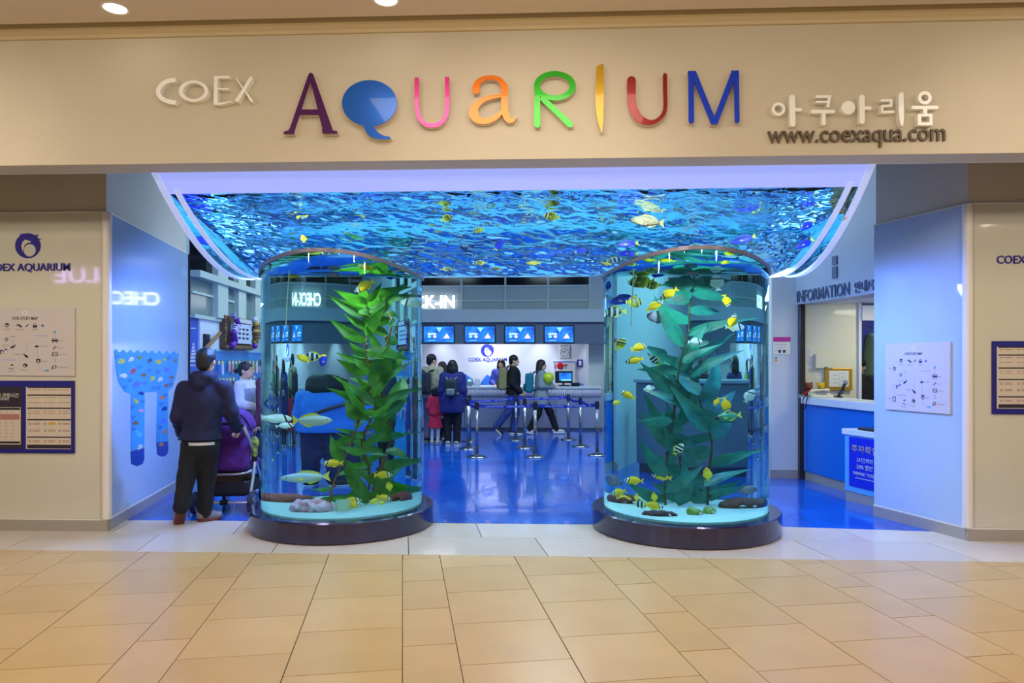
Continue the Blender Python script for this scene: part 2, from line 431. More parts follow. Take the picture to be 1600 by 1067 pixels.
# ---- pillars
PY = -.41
LC = (-3.80, PY); RC = (4.09, PY)
LD = Vector((-.54, 2.48, 0)).normalized(); LN = Vector((LD.y,-LD.x,0))       # left inner wall runs along LD, LN points to the passage
RD = Vector((-.36, 1.02, 0)).normalized(); RN = Vector((-RD.y,RD.x,0))
GT = 2.985
LE = Vector((LC[0],LC[1],0))+LD*((pP(291,600,(LC[0],LC[1],0),LN)-Vector((LC[0],LC[1],0))).dot(LD))
RE = Vector((3.735,.60,0))
def wall_seg(name, a, b, th, z0, z1, mat, parent=None, inside=1, bevel=0):
    """vertical slab from a to b (XY); thickness th away from the viewer's passage"""
    a, b = Vector((a[0],a[1],0)), Vector((b[0],b[1],0)); d = (b-a).normalized(); nrm = Vector((-d.y,d.x,0))*th*inside
    return MB().prism([(p.x,p.y) for p in (a,b,b+nrm,a+nrm)], z0, z1).obj(name, mat, parent, bevel=bevel)
def pillar(name, poly, label):
    o = MB().prism(poly, 0, 4.6).obj(name, PAINT); return tag(o, label, 'pillar', kind='structure')
pl = pillar('wall_left', [(-9,PY),LC,(LE.x,LE.y),(LE.x-.1,LE.y+.02),(-9,LE.y)], 'beige wall block left of the entrance clad in painted glass')
pr = pillar('wall_right', [RC,(9,PY),(9,.64),(RE.x+.25,.64),(RE.x,RE.y)], 'beige wall block right of the entrance clad in painted glass')
SK = .115
# glass cladding
wall_seg('glass_panel', (-9,PY-.025), (LC[0]-.035,PY-.025), .022, SK, GT, GLASSP, pl, 1, .003)
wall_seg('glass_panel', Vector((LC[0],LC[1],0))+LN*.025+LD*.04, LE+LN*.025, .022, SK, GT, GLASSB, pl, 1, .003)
wall_seg('glass_panel', (RC[0]+.035,PY-.025), (9,PY-.025), .022, SK, GT, GLASSP, pr, 1, .003)
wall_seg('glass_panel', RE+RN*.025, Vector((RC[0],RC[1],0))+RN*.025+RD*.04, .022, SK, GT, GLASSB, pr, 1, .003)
for par, c in ((pl, LC), (pr, RC)):
    MB().lathe([(.045,SK),(.045,GT+.004)],16,(c[0]+(.012 if c[0]<0 else -.012),c[1]-.012,0)).obj('corner_post', TRIMW, par, smooth=False)
for nm, a, b, par in (('top_trim',(-9,PY-.03),(LC[0],PY-.03),pl),('top_trim',Vector((LC[0],LC[1],0))+LN*.03,LE+LN*.03,pl),('top_trim',(RC[0],PY-.03),(9,PY-.03),pr),('top_trim',RE+RN*.03,Vector((RC[0],RC[1],0))+RN*.03,pr)):
    wall_seg(nm, a, b, .03, GT, GT+.012, TRIMW, par)
for nm, a, b, par in (('baseboard_1',(-9,PY-.035),(LC[0]+.03,PY-.035),pl),('baseboard_2',Vector((LC[0],LC[1],0))+LN*.035,LE+LN*.035,pl),('baseboard_3',(RC[0]-.03,PY-.035),(9,PY-.035),pr),('baseboard_4',RE+RN*.035,Vector((RC[0],RC[1],0))+RN*.035,pr)):
    wall_seg(nm, a, b, .035, 0, SK-.012, SKIRT, par)
    wall_seg('skirting_cap', a, b, .035, SK-.012, SK, TRIMW, par)
MB().box((LE.x+.03,LE.y+.01,1.5),(.02,.03,3.0),math.atan2(LD.y,LD.x)).obj('dark_edge', M('dark_metal', s2l(36,34,42), .3, metal=.7), pl)
# ---- lobby shell
G0 = Vector((LE.x-.02, LE.y+.03, 0)); G1 = Vector((-5.25, 9.8, 0)); GD = (G1-G0).normalized(); GN = Vector((GD.y,-GD.x,0))
def pG(px, py, off=0): return pP(px, py, G0+GN*off, GN)
wl = wall_seg('wall_lobby_left', G0, G1, .15, 0, 4.6, M('lobby_wall_teal', s2l(150,176,180), .45))
tag(wl, 'grey green side wall of the lobby behind the gift rack', 'wall', kind='structure')
BYW = 12.2
wb = MB().box((-.8,BYW+.1,2.3),(11,.2,4.6)).obj('wall_back', M('white_gloss_wall', s2l(226,230,240), .25)); tag(wb, 'white lit wall behind the check-in counter', 'wall', kind='structure')
wr = MB().prism([(3.40,2.95),(3.76,2.95),(3.76,3.1),(3.55,3.1),(3.55,12.2),(3.40,12.2)],0,4.6).obj('wall_lobby_right', M('lobby_wall_white', s2l(205,212,210), .4))
tag(wr, 'pale wall beside the information booth', 'wall', kind='structure')
wall_seg('skirting_cap',(3.38,2.935),(3.76,2.935),.015,.0,.115,SKIRT,wr)
clb = MB().box((0,5.5,4.68),(18,14.2,.16)).obj('ceiling_lobby', M('lobby_ceiling', s2l(200,210,215), .7)); tag(clb, 'pale ceiling of the lobby', 'ceiling', kind='structure')
# header above the counter with the screens, and the glazed grid above
HYF = 9.55
def hz(py): return pY(800, py, HYF).z
hd = MB().box((-.8,HYF+.30,(hz(503)+hz(537))/2),(8.6,.36,hz(503)-hz(537))).obj('wall_header', M('header_dark', s2l(92,104,124), .5))
tag(hd, 'dark grey header band holding the screens', 'wall', kind='structure')
MB().box((-.8,HYF+.25,(hz(483)+hz(503))/2),(8.6,.5,hz(483)-hz(503))).obj('upper_band', GREYP, hd)
wu = MB().box((-.8,HYF+.55,(hz(483)+4.6)/2),(8.6,.1,4.6-hz(483))).obj('wall_upper', M('header_back', s2l(70,80,92), .6))
tag(wu, 'grey panelled wall above the screens', 'wall', kind='structure')
PANEL = M('panel_grey', s2l(140,156,162), .4); PANELD = M('dark_glass', s2l(10,12,20), .1)
FRAME = M('mullion_grey', s2l(168,180,186), .4)
zs = [hz(482.5), hz(467), hz(443.5), 4.0, 4.55]
xs_px = [721-67.6*k for k in range(6,0,-1)]+[721,789.6,856.5,921.5]
xs = [pY(p,470,HYF+.45).x for p in xs_px]
for i in range(len(xs)-1):
    for j in range(4):
        MB().box(((xs[i]+xs[i+1])/2,HYF+.49,(zs[j]+zs[j+1])/2),(xs[i+1]-xs[i]-.03,.02,zs[j+1]-zs[j]-.03)).obj('panel', PANEL if j<2 else PANELD, wu)
MB().box(((xs[-1]+3.42)/2,HYF+.49,(zs[0]+4.55)/2),(3.42-xs[-1]-.03,.03,4.55-zs[0])).obj('panel', GREYP, wu)
for x in xs: MB().box((x,HYF+.47,(zs[0]+zs[-1])/2),(.045,.06,zs[-1]-zs[0])).obj('mullion', FRAME, wu)
for z in zs[1:4]: MB().box(((xs[0]+xs[-1])/2,HYF+.475,z),(xs[-1]-xs[0],.05,.04)).obj('transom', FRAME, wu)
x0, x1 = pY(923.5,500,HYF).x, pY(990,500,HYF).x
cp = MB().box(((x0+3.42)/2,HYF+1.5,2.3),(3.42-x0,1.1,4.6)).obj('wall_pier', M('lobby_wall_white')); tag(cp, 'pale pier at the right end of the counter', 'wall', kind='structure')
# ---- windows high on the left wall
W1 = MB()
win = bpy.data.objects.new('window_1', None); COL.objects.link(win); tag(win, 'row of tall framed panes high on the left lobby wall', 'window', kind='structure')
WFR = M('window_frame', s2l(190,206,196), .4); WPN = M('window_pane', s2l(112,132,126), .15)
def on_wall(px0,px1,z0,z1,th,off,name,mat,parent):
    a = pG(px0,500); b = pG(px1,500)
    a = Vector((a.x,a.y,0))+GN*(off+th); b = Vector((b.x,b.y,0))+GN*(off+th)
    return wall_seg(name,a,b,th,z0,z1,mat,parent,1)
zb = 2.22; zt = 4.5; ztr = pG(345,447).z
for p0,p1 in ((296,330),(346,363),(375,390)): 
    on_wall(p0,p1,zb,ztr,.01,.005,'pane',WPN,win); on_wall(p0,p1,ztr+.06,zt,.01,.005,'pane',PANELD,win)
for p0,p1 in ((330,346),(363,375),(390,399)): on_wall(p0,p1,zb,zt,.09,.01,'mullion',WFR,win)
on_wall(296,399,ztr,ztr+.09,.13,.01,'transom',WFR,win)
on_wall(296,363,pG(320,463).z,pG(320,463).z+.03,.03,.01,'transom',WFR,win)
on_wall(296,399,zb-.05,zb,.06,.01,'window_sill',WFR,win)
on_wall(308.5,346,1.72,2.17,.03,.005,'stair_panel',M('white_panel',s2l(214,224,232),.4),wl)
on_wall(313,320.5,pG(317,546).z,pG(317,522).z,.03,.035,'vent_grille',M('vent_dark',s2l(30,34,52),.5),wl)
for q in range(5):
    zq = pG(317,544-q*4.8).z; on_wall(313.4,320,zq,zq+.012,.012,.066,'louvre',M('vent_slat',s2l(58,64,84),.4),wl)
a, b = pG(321,545,.12), pG(344,520,.12)
MB().tube([a,b],.028,8).obj('handrail', M('wood_rail',s2l(150,112,76),.4), wl)
# ================================================================== TANKS
PA, PZ0 = .277, 2.42                      # trough section: z = PZ0 + PA*y^2
WL = 2.935; WY = math.sqrt((WL-PZ0)/PA); TY = 1.54
TXL = pY(236,266,-TY).x; TXR = pY(1369,256,-TY).x
def water_mat(name, col, ior=1.333):
    m = bpy.data.materials.new(name); m.use_nodes = True; nt = m.node_tree; nt.nodes.clear()
    out = nt.nodes.new('ShaderNodeOutputMaterial'); g = nt.nodes.new('ShaderNodeBsdfGlass')
    g.inputs['Color'].default_value = (*col,1); g.inputs['Roughness'].default_value = 0; g.inputs['IOR'].default_value = ior
    nt.links.new(g.outputs[0], out.inputs[0]); return m
ACR_EDGE = M('acrylic_edge', s2l(200,212,250), .25, emit=s2l(160,185,255), es=.55)
RIMW = M('frosted_white', s2l(170,174,220), .35, emit=(.24,.36,1), es=.8)   # backlit frosted acrylic
trough = thing('overhead_tank', 'wide curved overhead aquarium of blue rippling water spanning the entrance', 'aquarium', (0,0,PZ0))
def T(v): return (v[0],v[1],v[2]-PZ0)
def sheet(x0,x1,ys,off,mat,name,th=.012,parent=trough):
    """strip of the curved shell between x0(y) and x1(y)"""
    V=[];Fc=[]
    for y in ys:
        z = PZ0+PA*y*y; nrm = Vector((0,2*PA*y,-1)).normalized()
        a, b = (x0(y) if callable(x0) else x0), (x1(y) if callable(x1) else x1)
        for d in (off, off+th):
            p = Vector((0,y,z))+nrm*d
            V += [T((a,p.y,p.z)),T((b,p.y,p.z))]
    for i in range(len(ys)-1):
        o=i*4; q=o+4
        Fc += [(o,o+1,q+1,q),(o+2,q+2,q+3,o+3),(o,q,q+2,o+2),(o+1,o+3,q+3,q+1)]
    L=(len(ys)-1)*4; Fc += [(0,2,3,1),(L,L+1,L+3,L+2)]
    return MB().add(V,Fc).obj(name,mat,parent,smooth=False,fix=True)
# water body with a rippled upper face
nx, ny = 440, 190
gx = np.linspace(TXL+.05, TXR-.05, nx); gy = np.linspace(-WY+.002, WY-.002, ny)
GX, GY = np.meshgrid(gx, gy, indexing='ij')
rs = np.random.RandomState(3); H = np.zeros_like(GX)
for k in range(50):
    lam = math.exp(rs.uniform(math.log(.05), math.log(.5))); th = rs.normal(math.pi/2, .55) if k % 3 else rs.uniform(0, math.pi)
    kx, ky = math.cos(th)*2*math.pi/lam, math.sin(th)*2*math.pi/lam
    H += lam*.0060*np.sin(kx*GX+ky*GY+rs.uniform(0,6.28)+.8*np.sin(GX*rs.uniform(1,3)+k)+.5*np.sin(GY*rs.uniform(2,5)+k*2))
env = np.clip((WY-np.abs(GY))/.10,0,1)*np.clip(np.minimum(GX-gx[0],gx[-1]-GX)/.1,0,1)
zb_ = PZ0+PA*GY**2
zt_ = np.maximum(WL+H*env, zb_+.001)
V = np.concatenate([np.stack([GX,GY,zt_-PZ0],-1).reshape(-1,3), np.stack([GX,GY,zb_-PZ0],-1).reshape(-1,3)])
I = np.arange(nx*ny).reshape(nx,ny); B = I+nx*ny
Q = [np.stack([I[:-1,:-1],I[1:,:-1],I[1:,1:],I[:-1,1:]],-1).reshape(-1,4), np.stack([B[:-1,:-1],B[:-1,1:],B[1:,1:],B[1:,:-1]],-1).reshape(-1,4),
     np.stack([I[0,:-1],I[0,1:],B[0,1:],B[0,:-1]],-1), np.stack([I[-1,:-1],B[-1,:-1],B[-1,1:],I[-1,1:]],-1),
     np.stack([I[:-1,0],B[:-1,0],B[1:,0],I[1:,0]],-1), np.stack([I[:-1,-1],I[1:,-1],B[1:,-1],B[:-1,-1]],-1)]
me = np_mesh('water', [(V, np.concatenate(Q))])
me.materials.append(water_mat('trough_water', (.70,.89,.95)))
link('water', me, None, trough)
# white upper band of the curved front, edge strips of the end walls
ysF = list(np.linspace(-TY,-WY-.003,10)); ysB = list(np.linspace(WY+.003,TY,8)); ysA = list(np.linspace(-TY,TY,48))
sheet(TXL,TXR,ysF,-.004,RIMW,'upper_band'); sheet(TXL,TXR,ysB,-.004,RIMW,'upper_band')
for s, xe in ((1,TXL),(-1,TXR)):
    sheet(xe, xe+s*.055, ysA, .002, ACR_EDGE, 'edge_strip')
    sheet(lambda y, s=s, xe=xe: xe+s*(.10+.15*(y+TY)/(2*TY)), lambda y, s=s, xe=xe: xe+s*(.145+.15*(y+TY)/(2*TY)), list(np.linspace(-WY-.04,.75,30)), .002, ACR_EDGE, 'edge_strip')
    # end wall: section-shaped slab
    pts = [(y, PZ0+PA*y*y) for y in ysA]+[(TY,3.9),(-TY,3.9)]
    MB().flat([pts],0,.03,lambda u,v,d,xe=xe,s=s: T((xe+s*d,u,v))).obj('end_wall', M('end_wall_blue', s2l(120,150,210),.3), trough, fix=True)
# bottom hairline bead between the columns
# casing above the water with LED tubes
cas = MB(); cas.box(T((0,-TY+.012,3.49)),(TXR-TXL,.02,.84)); cas.box(T((0,TY-.012,3.49)),(TXR-TXL,.02,.84)); cas.box(T((0,0,3.92)),(TXR-TXL,2*TY,.04))
cas.obj('casing', M('casing_white', s2l(125,190,210), .6), trough)
LEDM = M('led_tube', (1,1,1), emit=(.82,.95,1), es=15)
for x in (-2.1,-.7,.7,2.1):
    for y in (-.9,0,.9):
        MB().box(T((x,y,3.86)),(1.0,.16,.05)).obj('led_tube', LEDM, trough)
led = MB().tube([T((TXL+.1,-1.50,3.045)),T((TXR-.1,-1.50,3.045))],.008,8).obj('led_strip', M('led_strip_glow',(1,1,1),emit=(.85,.86,1),es=4), trough)
for x in (-2.2,-1.1,0,1.1,2.2): lamp('fish_fill_lamp','SPOT',(x,-1.16,2.885),60,(.8,.95,1),(x*1.05,.3,2.55),.02,spot=150,blend=.6)  # fill spots added inside the water to brighten the fish
# ---- column tanks
TX = 1.66; TR = .767; BR = .885; BH = .195
PLN = M('plinth_plum', s2l(32,25,62), .18, coat=.5); SAND = M('white_sand', s2l(190,214,212), .8, bump=.3, bscale=60)
RIM = M('rim_bronze', s2l(120,110,120), .3, metal=.4)
tanks = []
for sx, lb, wc in ((-1,'tall round column aquarium with green kelp on a dark plum plinth, beside the stroller',(.62,.89,.90)),(1,'tall round column aquarium with teal kelp and many fish on a dark plum plinth',(.56,.87,.90))):
    t = thing('column_tank', lb, 'aquarium', (sx*TX,0,0)); tanks.append(t)
    MB().lathe([(BR-.03,0),(BR,0.01),(BR,BH-.012),(BR-.012,BH),(TR+.005,BH),(TR+.005,BH-.03),(.0001,BH-.03)],96).obj('plinth', PLN, t)
    MB().lathe([(.0001,BH-.028),(TR-.02,BH-.028),(TR-.02,BH+.012),(.0001,BH+.02)],64).obj('sand_bed', SAND, t)
    # water: walls + curved top cap + bottom
    n = 128; nr = 12; z0 = BH-.029; V=[]; Fc=[]
    top = lambda x,y: PZ0+PA*y*y-.014
    for k in range(n):
        a = 2*math.pi*k/n; V.append((TR*math.cos(a),TR*math.sin(a),z0))
    for k in range(n):
        a = 2*math.pi*k/n; x,y=TR*math.cos(a),TR*math.sin(a); V.append((x,y,top(x,y)))
    for k in range(n): Fc.append((k,(k+1)%n,n+(k+1)%n,n+k))
    Fc.append(tuple(range(n))[::-1])
    base = n
    for r in range(1,nr):
        rr = TR*(1-r/nr); st = len(V)
        for k in range(n):
            a = 2*math.pi*k/n; x,y=rr*math.cos(a),rr*math.sin(a); V.append((x,y,top(x,y)))
        for k in range(n): Fc.append((base+k,base+(k+1)%n,st+(k+1)%n,st+k))
        base = st
    V.append((0,0,top(0,0))); c=len(V)-1
    for k in range(n): Fc.append((base+k,base+(k+1)%n,c))
    o = MB().add(V,Fc).obj('water', water_mat('tank_water',wc), t)
    # smooth wall normals only around the side
    me = o.data; me.polygons.foreach_set('use_smooth',[True]*len(me.polygons))
    try: me.set_sharp_from_angle(angle=math.radians(40))
    except Exception: pass
    V=[];Fc=[]
    for k in range(n):
        a = 2*math.pi*k/n; cx,cy=math.cos(a),math.sin(a); zt=PZ0+PA*(TR*cy)**2
        for (r,dz) in ((TR+.003,-.012),(TR+.022,-.012),(TR+.022,.022),(TR+.003,.022)): V.append((r*cx,r*cy,zt-.02+dz))
    for k in range(n):
        o_=k*4; q=((k+1)%n)*4
        for j in range(4): Fc.append((o_+j,q+j,q+(j+1)%4,o_+(j+1)%4))
    MB().add(V,Fc).obj('rim', RIM, t, fix=True, smooth=False)
    # air hose
    MB().tube([(-sx*.1-.42,-.45,2.42),(-sx*.1-.44,-.46,2.15),(-sx*.1-.45,-.46,1.9)],.006,6).obj('air_hose', M('hose_cream',s2l(220,215,190),.4), t)
    for yy in (-.28,.30): lamp('tank_lamp','SPOT',(sx*TX,yy,2.37),95,(.88,.98,1),(sx*TX*.98,yy*.6,0),.035,spot=150,blend=.5)
    for yy in (-.28,.30):
        MB().lathe([(.0001,0),(.05,0),(.05,.02),(.0001,.02)],16,(0,yy,2.38)).obj('lamp_housing', RIM, t)
# refraction of a view ray into a column or the trough (where a thing really is for the pixel it shows at)
def refract(d, nrm, eta):
    c = -d.dot(nrm); k = 1-eta*eta*(1-c*c)
    return d*eta+nrm*(eta*c-math.sqrt(max(k,0)))
def in_tank(px, py, sx, frac):
    d = ray(px,py).normalized(); o = CAM; cx = sx*TX
    a = d.x**2+d.y**2; b = 2*((o.x-cx)*d.x+o.y*d.y); c = (o.x-cx)**2+o.y**2-TR*TR
    q = b*b-4*a*c
    if q <= 0: q = 0
    t = (-b-math.sqrt(q))/(2*a); p = o+d*t; nrm = Vector((p.x-cx,p.y,0)).normalized()
    r = refract(d,nrm,1/1.333)
    # chord
    a = r.x**2+r.y**2; b = 2*((p.x-cx)*r.x+p.y*r.y); L = -b/a
    return p+r*(L*frac)
def in_trough(px, py, dist):
    d = ray(px,py).normalized(); t = 4.0
    f = lambda t: (CAM+d*t).z-(PZ0+PA*(CAM+d*t).y**2)
    t = 4.5
    while t < 12 and not (f(t) > 0 and abs((CAM+d*t).y) < TY): t += .004
    if t >= 12: return CAM+d*6.5
    p = CAM+d*t; nrm = Vector((0,2*PA*p.y,-1)).normalized()
    r = refract(d,nrm,1/1.333)
    return p+r*dist
# ================================================================== SIGNS
def fas_fr(u, v, d):
    p = pY(u, v, FY-.06); return (p.x, FY-d, p.z)
def cr(ox, oy, s): return lambda pts: [(ox+p[0]/s, oy+p[1]/s) for p in pts]
c1 = cr(220,80,3.81); c2 = cr(620,80,4.211); c3 = cr(960,80,6.277); c4 = cr(1180,120,5.0)
STEEL = M('brushed_steel', s2l(252,252,248), .28, metal=0, coat=.5)
RETURN = M('letter_return', s2l(225,212,200), .4)
def letter(name, shapes, tr, mat, label, group, parts=False, part_name='stroke'):
    """free-standing sign letter: coloured face on a pale return; shapes = list of [outer, hole...] loops"""
    loops = [[tr(l) for l in sh] for sh in shapes]
    allp = [p for sh in loops for l in sh for p in l]; cx = sum(p[0] for p in allp)/len(allp); by = max(p[1] for p in allp)
    org = Vector(fas_fr(cx, by, 0)); fr = lambda u,v,d: tuple(Vector(fas_fr(u,v,d))-org)
    t = thing(name, label, 'sign letter', org, 0, group)
    if parts:
        for i, sh in enumerate(loops): MB().flat(sh, .0, .05+.0008*i, fr).obj(part_name, mat, t, fix=True, bevel=.003)
    else:
        a = MB(); b = MB()
        for i, sh in enumerate(loops): a.flat(sh, .045+.0004*i, .058+.0007*i, fr); b.flat(sh, 0, .044-.0004*i, fr)
        a.obj('face', mat, t, fix=True); b.obj('return_edge', RETURN, t, fix=True)
    return t
G1_ = 'brushed steel letters at the left of the fascia'
letter('sign_letter',[[stroke(smooth_pts([(202,168),(150,176),(112,205),(98,237),(112,270),(150,293),(203,303)]),
    [26]*37,(0,0))]],c1,STEEL,'small steel letter C, first of the plain word at the fascia left',G1_,True)
letter('sign_letter',[[ellipse(309,234,88,64),ellipse(311,234,64,45)[::-1]]],c1,STEEL,'small steel oval letter O between C and E',G1_,True)
letter('sign_letter',[[stroke([(443,145),(441,315)],24,(0,0))],[stroke([(432,151),(524,151)],16,(0,0))],[stroke([(445,222),(522,222)],10,(0,0))],[stroke([(432,308),(470,310),(540,296)],[18,14,7],(0,0))]],c1,STEEL,'small steel letter E before the X',G1_,True)
letter('sign_letter',[[stroke([(562,157),(660,298)],[7,15],(0,0))],[stroke([(656,151),(565,298)],[19,22],(0,0))]],c1,STEEL,'small steel letter X next to the purple A',G1_,True)
G2_ = 'large coloured letters across the fascia'
def gl(n, rgb): return M(n, s2l(*rgb), .22, coat=.5, metal=.35)
letter('sign_letter',[[stroke([(1008,140),(898,470)],[22,30],(1,0))],[stroke([(1014,140),(1112,470)],[24,58],(1,0))],[rect(940,346,1060,378)],
    [smooth_pts([(850,492),(851,480),(878,470),(890,455),(914,455),(911,492)],4)],[smooth_pts([(1082,490),(1082,455),(1122,455),(1142,470),(1168,476),(1168,490)],4)]],c1,gl('purple_face',(82,20,98)),'large purple serif letter A',G2_)
letter('sign_letter',[[ellipse(1361,308,164,137,48)],[smooth_pts([(1318,425),(1335,470),(1365,507),(1420,522),(1480,521),(1480,508),(1440,500),(1406,476),(1390,445),(1410,425)],4)]],c1,gl('blue_face',(8,96,205)),'large blue letter Q shaped like a speech bubble',G2_)
letter('sign_letter',[[stroke(smooth_pts([(130,172),(130,270),(132,370),(147,435),(187,478),(237,487),(290,470),(322,420),(332,350),(331,260),(330,168)]),28,(0,0))]],c2,gl('pink_face',(222,50,140)),'large thin pink letter U',G2_)
def wsm(pts, ws): # smooth points and widths together
    q = smooth_pts([(p[0],p[1],w_) for p,w_ in zip(pts,ws)]); return stroke([(a,b) for a,b,_ in q],[c for *_,c in q])
letter('sign_letter',[[wsm([(522,258),(520,235),(540,198),(580,176),(635,172),(680,190),(708,230)],[46,46,38,30,28,34,42])],[wsm([(708,225),(708,330),(712,400),(730,445),(760,455),(788,430)],[42,44,44,40,24,6])],
    [wsm([(690,292),(620,302),(560,325),(515,365),(506,410),(532,448),(590,460),(650,435),(695,395)],[18,26,32,48,62,50,34,32,18])]],c2,gl('orange_face',(228,118,10)),'large orange lowercase letter A',G2_)
letter('sign_letter',[[ellipse(1040,226,138,97,40),ellipse(1040,226,98,63,40)[::-1]],[stroke([(924,482),(924,215)],40,(1,1))],[stroke([(962,312),(1140,482)],38,(1,1))]],c2,gl('green_face',(34,168,14)),'large green letter R',G2_)
letter('sign_letter',[[smooth_pts([(1315,110),(1322,95),(1340,86),(1358,86),(1362,110),(1363,300),(1360,420),(1352,532),(1340,515),(1318,440),(1308,360),(1306,280),(1310,200)],4,True)]],c2,gl('mustard_face',(192,150,14)),'large mustard letter I shaped like a blade',G2_)
letter('sign_letter',[[wsm([(168,286),(168,400),(178,530),(225,635),(300,685),(370,695),(440,662),(487,600),(501,520),(498,380),(497,232)],[88,84,86,86,62,44,36,38,38,40,40])]],c3,gl('red_face',(142,18,24)),'large dark red letter U with one thick stem',G2_)
letter('sign_letter',[[stroke([(752,194),(756,680)],54,(0,1))],[stroke([(1198,190),(1205,680)],48,(0,1))],[stroke([(772,200),(975,700)],56,(0,0))],[stroke([(1178,200),(988,700)],56,(0,0))],[rect(722,194,798,235)],[rect(1146,190,1222,235)],[[(948,690),(1018,690),(1008,716),(952,716)]]],c3,gl('royal_face',(10,66,225)),'large royal blue letter M',G2_)
G3_ = 'brushed steel hangul syllables at the right of the fascia'
letter('sign_letter',[[ellipse(187,248,53,52),ellipse(187,248,31,30)[::-1]],[stroke([(294,155),(298,365)],44)],[stroke([(312,252),(357,252)],27)]],c4,STEEL,'first steel hangul syllable, with an open ring',G3_,True)
letter('sign_letter',[[stroke([(488,150),(586,150)],22)],[stroke([(587,148),(573,225)],22)],[stroke([(484,192),(578,192)],18)],[stroke([(450,267),(616,267)],28)],[stroke([(540,275),(540,362)],30)]],c4,STEEL,'second steel hangul syllable, with a crossbar on a short stem',G3_,True)
letter('sign_letter',[[ellipse(733,237,54,53)],[stroke([(840,155),(842,345)],42)],[stroke([(860,240),(902,240)],26)]],c4,STEEL,'third steel hangul syllable, with a filled disc',G3_,True)
letter('sign_letter',[[stroke([(995,180),(1070,180)],20)],[stroke([(1069,180),(1067,222)],20)],[stroke([(1067,222),(1000,224)],20)],[stroke([(998,224),(996,272)],20)],[stroke([(996,272),(1082,270)],20)],[smooth_pts([(1127,135),(1145,120),(1160,120),(1165,200),(1165,320),(1158,380),(1145,375),(1130,320),(1125,220)],3,True)]],c4,STEEL,'fourth steel hangul syllable, zigzag beside a blade stroke',G3_,True)
letter('sign_letter',[[ellipse(1332,160,54,53),ellipse(1332,160,27,26)[::-1]],[stroke([(1240,235),(1425,235)],30)],[stroke([(1334,240),(1334,292)],34)],[rect(1275,284,1392,378),rect(1304,308,1366,350)[::-1]]],c4,STEEL,'last steel hangul syllable, ring above a small square',G3_,True)
def islands(me):
    bm = bmesh.new(); bm.from_mesh(me); seen=set(); res=[]
    for f in bm.faces:
        if f in seen: continue
        st=[f]; seen.add(f); g=[]
        while st:
            x=st.pop(); g.append(x)
            for e_ in x.edges:
                for y in e_.link_faces:
                    if y not in seen: seen.add(y); st.append(y)
        ids={}; V=[]; Fc=[]
        for x in g:
            q=[]
            for v in x.verts:
                if v.index not in ids: ids[v.index]=len(V); V.append(tuple(v.co))
                q.append(ids[v.index])
            Fc.append(tuple(q))
        res.append((min(v[0] for v in V),V,Fc))
    bm.free(); res.sort(key=lambda r: r[0]); return res
def letters(root, body, mat, c, ex, ey, wd, ht=None, depth=.006, bold=0, name='letter'):
    """each character a part of root (root unrotated, at root.location)"""
    me = fit_text(text_mesh(body,1.0,0,bold),wd,ht); ex=Vector(ex).normalized(); ey=Vector(ey).normalized(); ez=ex.cross(ey); c=Vector(c)-root.location
    for _,V,Fc in islands(me):
        fr_ = lambda v,d: tuple(c+ex*v[0]+ey*v[1]+ez*d)
        n=len(V); be={}
        for f in Fc:
            for i in range(len(f)):
                a,b=f[i],f[(i+1)%len(f)]
                if (b,a) in be: del be[(b,a)]
                else: be[(a,b)]=1
        P=[fr_(v,depth) for v in V]+[fr_(v,0) for v in V]
        MB().add(P,[f for f in Fc]+[tuple(i+n for i in f[::-1]) for f in Fc]+[(b,a,a+n,b+n) for a,b in be]).obj(name,mat,root)
UP=(0,0,1); EX=(1,0,0)
a_ = pY(1200,217,FY-.02); b_ = pY(1478,216,FY-.02)
t = thing('web_address_sign','dark grey raised web address lettering below the hangul syllables','sign',((a_.x+b_.x)/2,FY,a_.z-.06))
letters(t,'www.coexaqua.com',M('letter_taupe',s2l(98,84,66),.5),((a_.x+b_.x)/2,FY,(a_.z+b_.z)/2),EX,UP,b_.x-a_.x,.125,.02,.006)
# ---- emblem and name on the glass pillars
NAVY = M('navy_letter', s2l(42,34,140), .35)
def emblem_loops(): # in crop pixels, y down
    return [[ellipse(230,718,111,107,40), ellipse(246,757,56,54,28)[::-1]]], [[(160,622),(200,614),(250,624),(288,634),(320,624),(308,646),(354,669),(325,664),(342,700),(300,690),(240,676),(195,655)]], [[(186,688),(206,668),(246,664),(262,690),(236,692),(205,712),(196,742),(186,770),(176,720)]]
def emblem(root, cx, cz, s, y, mat, ex=Vector((1,0,0)), nrm=Vector((0,-1,0)), wm=None):
    o = root.location
    def fr(u,v,d): return tuple(Vector((cx,y,cz))+ex*((u-230)*s)-Vector((0,0,1))*((v-718)*s)+nrm*d-o)
    ring, shark, wave = emblem_loops()
    MB().flat(ring[0],0,.008,fr).obj('ring',mat,root,fix=True); MB().flat(shark,.0,.012,fr).obj('fish_shape',mat,root,fix=True)
    if wm: MB().flat(wave,.0082,.0095,fr).obj('wave_cutout',wm,root,fix=True)
YG = PY-.0255
for tx0, tx1, ty, ex_, ey_, sc, lb in ((-19,110,419,44,384,1.0,'navy round fish emblem over raised navy lettering on the left pillar'),(1557,1692,407,1624,378,1.05,'navy fish emblem and lettering cut by the right picture edge')):
    a_=pY(tx0,ty,YG); b_=pY(tx1,ty,YG); c_=pY(ex_,ey_,YG)
    t = thing('brand_sign', lb, 'sign', ((a_.x+b_.x)/2,YG,a_.z-.05))
    letters(t,'COEX AQUARIUM',NAVY,((a_.x+b_.x)/2,YG,a_.z),EX,UP,b_.x-a_.x,.085,.012,.008)
    emblem(t,c_.x,c_.z,.0011*sc,YG,NAVY,wm=GLASSP)
